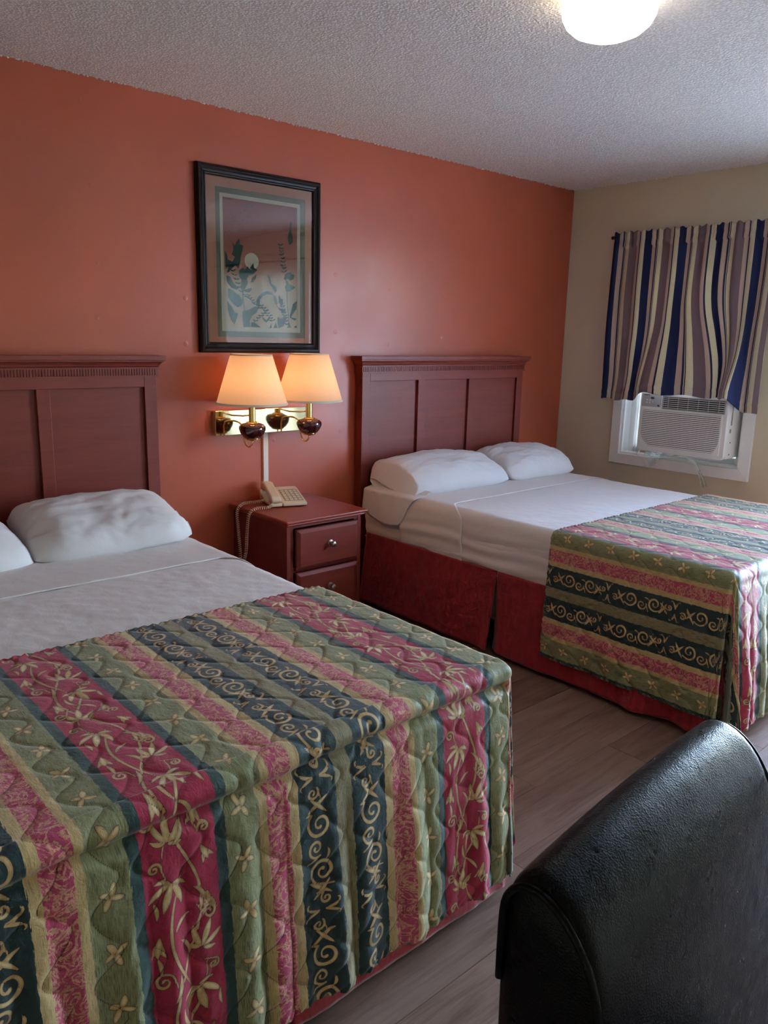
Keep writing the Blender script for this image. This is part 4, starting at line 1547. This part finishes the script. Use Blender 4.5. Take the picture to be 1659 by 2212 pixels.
def bedspread(name, cx, s_red, res, label, tabR, tabL, seed, foot_len=.60, side_len=.50, turn=-1.350, crease=.020, coarse=1.0):
    hw, yft = .708, -2.148
    zt = MT + .016
    r = .036
    # cloth coordinates: s across (0 = middle), t from the turned edge towards the foot
    Ls = side_len; Lf = foot_len
    flat_s = hw - r; flat_t = (turn - yft) - r
    smax = flat_s + r * PI / 2 + (Ls - r); tmax = flat_t + r * PI / 2 + (Lf - r)
    ns_ = int(2 * smax / res); nt_ = int(tmax / res)
    s1 = np.concatenate((np.linspace(-smax, -.66, max(3, int((smax - .66) / (res * coarse)))), np.linspace(-.66, smax, int((smax + .66) / res))[1:])); t1 = np.linspace(0, tmax, nt_)
    S_, T_ = np.meshgrid(s1, t1)
    a = np.maximum(np.abs(S_) - flat_s, 0.0); b = np.maximum(T_ - flat_t, 0.0)
    sg = np.where(S_ >= 0, 1.0, -1.0)
    La, Lb = smax - flat_s, tmax - flat_t
    rho = np.hypot(a, b)
    ph = np.degrees(np.arctan2(b, np.maximum(a, 1e-9)))
    ph = np.where(rho < 1e-9, 0, ph)
    # square corner -> rounded sector so that the corner does not trail far below the hem
    cs, sn = np.cos(np.radians(ph)), np.sin(np.radians(ph))
    rmax = np.minimum(La / np.maximum(cs, 1e-6), Lb / np.maximum(sn, 1e-6))
    Lbar = La + (Lb - La) * sstep(20, 70, ph)
    rho2 = rho * Lbar / rmax
    ang = np.minimum(rho2 / r, PI / 2)
    rest = np.maximum(rho2 - r * PI / 2, 0)
    pos = r * np.sin(ang); drop = r * (1 - np.cos(ang)) + rest
    fr = interp_tab(tabR, ph); fl = interp_tab(tabL, ph)
    fa = np.where(S_ >= 0, fr[0], fl[0]); fb = np.where(S_ >= 0, fr[1], fl[1])
    grow = np.maximum(drop - r * .6, 0)
    ox = np.minimum(np.abs(S_), flat_s) + cs * pos + fa * grow
    oy = np.minimum(T_, flat_t) + sn * pos + fb * grow
    # gentle vertical waves in the hanging parts
    wf = sstep(.04, .5, drop)
    isF = sstep(60, 85, ph) * (b > 0); isS = sstep(30, 5, ph) * (a > 0)
    wav = .010 * np.sin(S_ * 2 * PI / .23 + seed) + .007 * np.sin(S_ * 2 * PI / .11 + 2 * seed) + .010 * fbm(S_ * 6, T_ * 2.5, seed, 2)
    oy = oy + wf * isF * (np.abs(wav) * 1.2)
    ox = ox + wf * isS * (.006 * np.sin(T_ * 2 * PI / .31 + seed) + .008 * fbm(T_ * 4, S_ * 2.5, seed + 4, 2))
    hang = wf * np.maximum(isF, isS)
    P_ = np.stack((cx + sg * ox, turn - oy, zt - drop), -1)
    # surface normals by finite differences
    du = np.gradient(P_, axis=1); dv = np.gradient(P_, axis=0)
    nrm = np.cross(dv, du)
    nrm /= np.maximum(np.linalg.norm(nrm, axis=-1, keepdims=True), 1e-9)
    sd = stitch_dist(S_ - s_red, T_)
    puff = (.0007 + .0022 * hang) * (1 - np.exp(-(sd / .017) ** 2)) + (.0017 + .0008 * hang) * (1 - np.exp(-(sd / .0055) ** 2))
    wr = .0014 * fbm(S_ * 30, T_ * 12, seed + 11, 3) + .0035 * hang * fbm(S_ * 24 + T_ * 6, T_ * 9, seed + 13, 3)
    # tuck line just under the foot edge
    ctr = .052 + .010 * fbm(S_ * 5, S_ * 0, seed + 20, 2)
    cre = -crease * np.exp(-((drop - ctr) / .014) ** 2) * isF + .014 * np.exp(-((drop - .016) / .020) ** 2) * isF * (crease > .006)
    # rows of stitches round the hem make it pucker
    hem = np.minimum(np.minimum(smax - np.abs(S_), tmax - T_), T_ * 1.0)
    puck = .0022 * np.sin((S_ + T_) * 2 * PI / .026) * np.exp(-(hem / .016) ** 2)
    P_ = P_ + nrm * (puff + wr + cre + puck)[..., None]
    P_[..., 2] = np.maximum(P_[..., 2], .012 + .004 * (fbm(S_ * 20, T_ * 20, 1) + 1))
    C_ = np.mod(S_ - s_red + PER / 2, PER) - PER / 2
    d = print_sdf(C_, T_)
    hemc = hem - .008
    uv = np.stack((S_ - s_red, T_), -1)
    o = link(name, grid_mesh(P_, uv, {'print': d, 'stitch': sd}, flip=True), MAT['spread'], origin=(cx, -1.75, MT))
    bi = np.unique(np.concatenate((np.arange(0, P_.shape[0], 5), [P_.shape[0] - 1]))); bj = np.unique(np.concatenate((np.arange(0, P_.shape[1], 5), [P_.shape[1] - 1])))
    Q_ = (P_ - nrm * (.007 + puff + wr)[..., None])
    Q_[0], Q_[-1], Q_[:, 0], Q_[:, -1] = P_[0], P_[-1], P_[:, 0], P_[:, -1]
    link('lining', grid_mesh(Q_[np.ix_(bi, bj)]), MAT['spread_lining'], o)
    tag(o, label, 'bedspread', 'striped quilted bedspreads')
    return o


def skirt_panel(p0, p1, ztop, zbot, seed, outn, amp=.008, flare=.02, curve=None):
    """a hanging quilted panel from p0 to p1 (xy), outward normal outn"""
    L = math.hypot(p1[0] - p0[0], p1[1] - p0[1])
    nu_, nv_ = int(L / .012) + 2, 40
    U_, V_ = np.meshgrid(np.linspace(0, 1, nu_), np.linspace(0, 1, nv_))
    s_ = U_ * L
    d = amp * V_ * (fbm(s_ * 3.5, V_ * .8, seed, 2) + .4 * np.sin(s_ * 2 * PI / .37 + seed)) + flare * V_ ** 1.2
    d = d + .0045 * fbm(s_ * 11, V_ * 4, seed + 3, 3) + .003 * fbm(s_ * 26, V_ * 12, seed + 6, 2)
    d = d + .003 * np.exp(-((V_ - .965) / .012) ** 2) - .002 * np.exp(-((V_ - .935) / .006) ** 2)
    if curve is not None:
        d = d + curve(s_, V_)
    X_ = p0[0] + (p1[0] - p0[0]) * U_ + outn[0] * d
    Y_ = p0[1] + (p1[1] - p0[1]) * U_ + outn[1] * d
    Z_ = ztop + (zbot - ztop) * V_ + .004 * V_ * fbm(s_ * 4, V_ * 0, seed + 8, 2)
    return grid_mesh(np.stack((X_, Y_, Z_), -1))


def pillow(name, c, hx, hy, hz, rot, label, seed, hemside=0, droop=None):
    n = 90
    u = np.linspace(-1, 1, n)
    U_, V_ = np.meshgrid(u, u)
    parts = []
    def surf(sign):
        pu = np.maximum(1 - np.abs(U_) ** 4.5, 0) ** .5
        if hemside:
            pu = np.where(U_ * hemside > 0, np.maximum(pu, .30), pu)
        pv = np.maximum(1 - np.abs(V_) ** 2.8, 0) ** .55
        prof = pu * pv
        hgt = prof * (1 + .10 * fbm(U_ * 1.6, V_ * 1.6, seed, 2))
        ox = U_ * (1 - .05 * (np.abs(V_) ** 4) - .03 * (1 - V_ ** 2) * np.abs(U_) ** 3)
        oy = V_ * (1 - .16 * np.abs(U_) ** 5 - .03 * (1 - U_ ** 2))
        X_ = hx * ox; Y_ = hy * oy
        edge = 1 - prof
        w_ = (.010 * fbm(U_ * 3 + V_, V_ * 4, seed + 2, 3) + .007 * np.sin(U_ * 8 + 3 * V_ + 3 * fbm(U_ * 2, V_ * 2, seed + 3)) * edge) * np.minimum(prof * 3, 1)
        w_ = w_ + .007 * np.abs(fbm(U_ * 2.2 - V_ * 1.5, V_ * 2.6 + U_, seed + 7, 3)) * np.minimum(prof * 3, 1)
        Z_ = sign * (hz * hgt * (1.0 if sign > 0 else .55)) + w_ * (1 if sign > 0 else .4)
        return np.stack((X_, Y_, Z_), -1)
    top = surf(1); bot = surf(-1)
    Ms = Matrix.Rotation(rot[2], 3, 'Z') @ Matrix.Rotation(rot[0], 3, 'X') @ Matrix.Rotation(rot[1], 3, 'Y')
    Mn = np.array(Ms)
    me = bpy.data.meshes.new('m')
    A = top @ Mn.T + np.array(c); B = bot @ Mn.T + np.array(c)
    def dr_(P_):
        if droop is not None:
            P_ = droop(P_)
        return P_
    A, B = dr_(A), dr_(B)
    V = np.concatenate((A.reshape(-1, 3), B.reshape(-1, 3)))
    i = np.arange(n * n).reshape(n, n)
    q1 = np.stack((i[:-1, :-1], i[:-1, 1:], i[1:, 1:], i[1:, :-1]), -1).reshape(-1, 4)
    q2 = q1[:, ::-1] + n * n
    me.from_pydata(V.tolist(), [], np.concatenate((q1, q2)).tolist())
    bm = bmesh.new(); bm.from_mesh(me)
    bmesh.ops.remove_doubles(bm, verts=bm.verts[:], dist=.0008)
    bm.to_mesh(me); bm.free()
    me.shade_smooth()
    o = link(name, me, MAT['pillow'], origin=c)
    tag(o, label, 'pillow', 'white bed pillows')
    return o


def make_bed(cx, hw, lab, seed, side_fold, split_side, fold_y):
    bd = thing('bed', lab[0], 'bed', (cx, -1.1, 0), 'motel beds')
    bevel_mod(MB().box((cx - hw + .02, YFT + .03, .14), (cx + hw - .02, YH - .01, .375)).build('box_spring', MAT['sheet'], bd), .02, 3)
    for sx in (-1, 1):
        for yy in (YFT + .12, YH - .12):
            MB().lathe([(.02, 0), (.02, .12), (.024, .14)], (cx + sx * (hw - .1), yy, 0), 12).build('leg', MAT['steel_dark'], bd)
    # mattress in its fitted sheet: swept superellipse block
    n = 120
    P_ = sheet_layer(cx, hw, 0, lambda q: YH, lambda q: YFT, MBOT, seed, .9, .014, .014)
    # round the head and foot ends and close them
    ny = P_.shape[0]
    k = 6
    extra_h, extra_f = [], []
    ctr = np.array((cx, 0, (MT + MBOT) / 2))
    for j in range(1, k + 1):
        a = PI / 2 * j / k
        sc = 1 - .035 * (1 - math.cos(a))
        for arr, yy, sgn in ((extra_h, YH, 1), (extra_f, YFT, -1)):
            base = P_[0] if sgn == 1 else P_[-1]
            e = base.copy()
            e[:, 0] = cx + (base[:, 0] - cx) * sc
            e[:, 2] = (MT + MBOT) / 2 + (base[:, 2] - (MT + MBOT) / 2) * (1 - .14 * (1 - math.cos(a)))
            e[:, 1] = yy + sgn * .03 * math.sin(a) - (sgn * .03)
            arr.append(e)
    P2 = np.concatenate((np.array(extra_h[::-1]), P_[3:-3], np.array(extra_f)), 0)
    me = grid_mesh(P2)
    bm = bmesh.new(); bm.from_mesh(me)
    bm.verts.ensure_lookup_table()
    nyy, nx_ = P2.shape[:2]
    bm.faces.new([bm.verts[j] for j in range(nx_)][::-1])
    bm.faces.new([bm.verts[(nyy - 1) * nx_ + j] for j in range(nx_)])
    # underside
    bmesh.ops.contextual_create(bm, geom=[]) if False else None
    bmesh.ops.recalc_face_normals(bm, faces=bm.faces[:])
    bm.to_mesh(me); bm.free()
    me.shade_smooth(); me.set_sharp_from_angle(angle=math.radians(60))
    link('mattress', me, MAT['sheet'], bd)
    # flat sheet
    fs = thing('flat_sheet', lab[1], 'sheet', (cx, -1.2, MT), 'white flat sheets')
    sgn = split_side
    y0 = lambda q: -.40
    o = link('sheet_body', grid_mesh(sheet_layer(cx, hw, .005, y0, lambda q: YFT + .02, .392, seed + 1, 1.5, .010, .010, .010)), MAT['sheet'], fs)
    solid(o, .002, 1)
    fold = lambda q: fold_y - (.13 * float(sstep(.60, .74, abs(q)))) + side_fold * q
    o = link('turned_cuff', grid_mesh(sheet_layer(cx, hw, .011, lambda q: -.392, fold, .398, seed + 2, .9, .010, .010, .012)), MAT['sheet'], fs)
    solid(o, .0035, 1)
    return bd


def bed_skirt(cx, hw, label, seed, splits):
    sk = thing('bed_skirt', label, 'bed skirt', (cx, -1.1, 0), 'crimson bed skirts')
    zt_, zb_ = .402, .022
    for sd_ in (-1, 1):
        x = cx + sd_ * (hw + .012)
        ys = [YH - .03, -1.055, YFT - .015]
        for i in range(2):
            ya, yb3 = ys[i] - (.004 if i else 0), ys[i + 1] + (.004 if i == 0 else 0)
            cv = None
            if i == 0:
                cv = lambda s_, V_, L=abs(yb3 - ya): .012 * V_ * sstep(L - .06, L, s_)
            else:
                cv = lambda s_, V_, L=abs(yb3 - ya): -.03 * V_ * sstep(.05, 0, s_) + .03 * V_ * np.exp(-((s_ - L * .72) / .05) ** 2) - .02 * V_ * np.exp(-((s_ - L * .86) / .05) ** 2)
            o = link('side_panel', skirt_panel((x, ya), (x, yb3), zt_, zb_, seed + i + 5 * sd_, (sd_, 0), .010, .038, cv), MAT['skirt'], sk)
            solid(o, .005, 0)
    yv = YFT - .018
    for i, (xa, xb) in enumerate(((cx - hw - .012, cx - .004), (cx + .004, cx + hw + .012))):
        o = link('foot_panel', skirt_panel((xa, yv), (xb, yv), zt_, zb_, seed + 20 + i, (0, -1), .005, .042), MAT['skirt'], sk)
        solid(o, .005, 0)
    link('deck', MB().box((cx - hw - .012, YFT - .018, .3765), (cx + hw + .012, YH - .02, .3805)).mesh(), MAT['sheet'], sk)
    return sk


HW = .685
CXN, CXF = .785, 3.420
make_bed(CXN, HW, ('near bed with white mattress at the left of the picture', 'white flat sheet turned down on the near bed, left'), 3, .0, 1, -.86)
make_bed(CXF, HW, ('far bed with white mattress beside the window wall', 'white flat sheet turned down on the far bed by the window'), 31, .015, -1, -.685)
bed_skirt(CXN, HW, 'crimson bed skirt showing under the hem of the near bedspread', 4, None)
bed_skirt(CXF, HW, 'crimson pleated bed skirt around the far bed by the window', 14, None)

tabN = [(0, .03, 0), (16, .035, .02), (32, .060, .055), (42, .055, .05), (50, -.01, .0), (60, -.04, .0), (72, -.03, .05), (82, -.01, .072), (90, 0, .075)]
tabNL = [(0, .05, 0), (40, .12, .10), (60, .0, .03), (90, 0, .06)]
bedspread('bedspread', CXN, 1.2975 - CXN, .0029, 'green and crimson striped quilted bedspread on the near bed', tabN, tabNL, 2, foot_len=.570, side_len=.50, coarse=3.0)
tabFL = [(0, .06, 0), (10, .07, .02), (20, .08, .05), (27, .06, .04), (36, -.03, -.02), (44, -.05, -.03), (54, .02, .09), (64, .02, .02), (74, .0, .12), (82, .0, .07), (90, 0, .09)]
tabFR = [(0, .05, 0), (40, .12, .12), (60, .0, .03), (90, 0, .06)]
bedspread('bedspread', CXF, -.585, .0042, 'green and crimson striped quilted bedspread on the far bed by the window', tabFR, tabFL, 6, foot_len=.60, side_len=.555, crease=.004)


# pillows
def droop_far(P_):
    """left end of the pillow sags over the mattress edge"""
    P_ = P_.copy()
    e = np.maximum(CXF - HW + .045 - P_[..., 0], 0)
    P_[..., 2] -= 1.15 * e
    P_[..., 0] += .55 * e
    return P_


pillow('pillow', (1.150, -.360, MT + .062), .305, .245, .105, (math.radians(9), math.radians(-2), math.radians(-4)), 'plump white pillow in front of the near headboard, right one of the pair', 5, hemside=1)
pillow('pillow', (.500, -.365, MT + .064), .345, .245, .112, (math.radians(9), math.radians(3), math.radians(5)), 'white pillow on the near bed cut off by the left picture edge', 9)
pillow('pillow', (3.110, -.285, MT + .066), .405, .205, .114, (math.radians(11), math.radians(0), math.radians(-3)), 'white pillow sagging over the mattress edge of the far bed beside the nightstand', 13, hemside=-1, droop=droop_far)
hm_u, hm_v = np.meshgrid(np.linspace(0, 1, 50), np.linspace(0, 1, 30))
hm_l = .165 * (.55 + .45 * np.sin(PI * np.clip(hm_u * .8 + .1, 0, 1))) * sstep(1.03, .72, hm_u)
hm_a = hm_v * (hm_l + .10) - .10                      # distance past the mattress edge
hm_x = CXF - HW + np.where(hm_a < 0, -hm_a, 0) - np.where(hm_a < 0, .008 * np.exp(hm_a / .03), .010 + .03 * np.clip(hm_a, 0, .3)) - .008 - .006 * fbm(hm_u * 6, hm_v * 2, 41, 2)
hm_z = MT + .016 - np.where(hm_a < 0, .012 * np.exp(hm_a / .03), .012 + hm_a) + .02 * sstep(.4, 0, hm_v)
hm_y = -.105 - hm_u * .40 + .015 * hm_v
hemo = link('pillowcase_hem', grid_mesh(np.stack((hm_x, hm_y, hm_z), -1)), MAT['pillow'], bpy.data.objects['pillow.002'])
solid(hemo, .003, 0)
pillow('pillow', (3.825, -.295, MT + .066), .310, .205, .110, (math.radians(11), math.radians(0), math.radians(-2)), 'white pillow on the far bed next to the beige wall', 17)

# ================================================================== black leather chair
CH = thing('leather_chair', 'black leather chair with rolled padded back in the lower right foreground', 'chair', (.80, -3.15, 0))
cx0, cx1 = .552, 1.045


def chair_back():
    # side section (y, z): rear face, broad rolled top, front face sloping towards the seat
    sec = [(-2.885, .40), (-2.876, .60), (-2.872, .80), (-2.874, .880), (-2.882, .906), (-2.898, .920), (-2.920, .922), (-2.944, .910), (-2.966, .888), (-2.984, .856), (-2.996, .81), (-3.006, .74), (-3.018, .62), (-3.030, .50), (-3.035, .44), (-3.00, .40)]
    sec = np.array(sec)
    sec[:, 1] += .014 * sstep(.5, .85, sec[:, 1])
    cy_, cz_ = -2.94, .68
    n = 44
    rows = []
    for k in range(n):
        t = k / (n - 1)
        x = cx0 + (cx1 - cx0) * t
        e = min(t, 1 - t) * (cx1 - cx0)
        ins = 0.018 * (1 - math.sqrt(max(0, 1 - (1 - min(e / .018, 1)) ** 2)))
        crown = .010 * (1 - (2 * t - 1) ** 2)
        row = []
        for (yy, zz) in sec:
            dy, dz = yy - cy_, zz - cz_
            l_ = math.hypot(dy, dz)
            f = (l_ - ins) / l_
            up_ = crown if zz > .8 else 0
            row.append((x, cy_ + dy * f, cz_ + dz * f + up_))
        rows.append(row)
    P_ = np.array(rows)
    P_ = np.concatenate((P_, P_[:, :1]), 1)
    me = grid_mesh(P_)
    bm = bmesh.new(); bm.from_mesh(me)
    bmesh.ops.remove_doubles(bm, verts=bm.verts[:], dist=1e-5)
    bm.verts.ensure_lookup_table()
    be = [e for e in bm.edges if e.is_boundary]
    bmesh.ops.holes_fill(bm, edges=be, sides=0)
    bmesh.ops.recalc_face_normals(bm, faces=bm.faces[:])
    bm.to_mesh(me); bm.free()
    me.shade_smooth(); me.set_sharp_from_angle(angle=math.radians(50))
    return me, sec


me, sec = chair_back()
bk = link('backrest', me, MAT['leather'], CH)
sm_ = bk.modifiers.new('sub', 'SUBSURF'); sm_.levels = 1; sm_.render_levels = 1
for xs, sgn in ((cx0, 1), (cx1, -1)):
    pts = []
    ss = sec[2:-2]
    for (yy, zz) in ss:
        dy, dz = yy + 2.94, zz - .68
        l_ = math.hypot(dy, dz); f = (l_ - .012) / l_
        pts.append((xs + sgn * .004, -2.94 + dy * f, .68 + dz * f))
    MB().tube(cat(pts, 4), .0042, 8).build('piping', MAT['leather'], bk, smooth=True)
bevel_mod(MB().box((cx0, -2.99, .30), (cx1, -3.46, .475)).build('seat', MAT['leather'], CH), .03, 4)
for (xx, yy) in ((cx0 + .03, -2.91), (cx1 - .03, -2.91), (cx0 + .03, -3.42), (cx1 - .03, -3.42)):
    mb = MB()
    mb.prism([(-.022, -.022), (.022, -.022), (.022, .022), (-.022, .022)], lambda a, b: (xx + a, yy + b, .42 if yy > -3 else .31), lambda a, b: (xx + a * .7, yy + b * .7, 0))
    mb.build('leg', MAT['frame_wood'], CH)

CH.rotation_euler = (0, 0, math.radians(4.9))
CH.location = (.826, -3.122, 0)
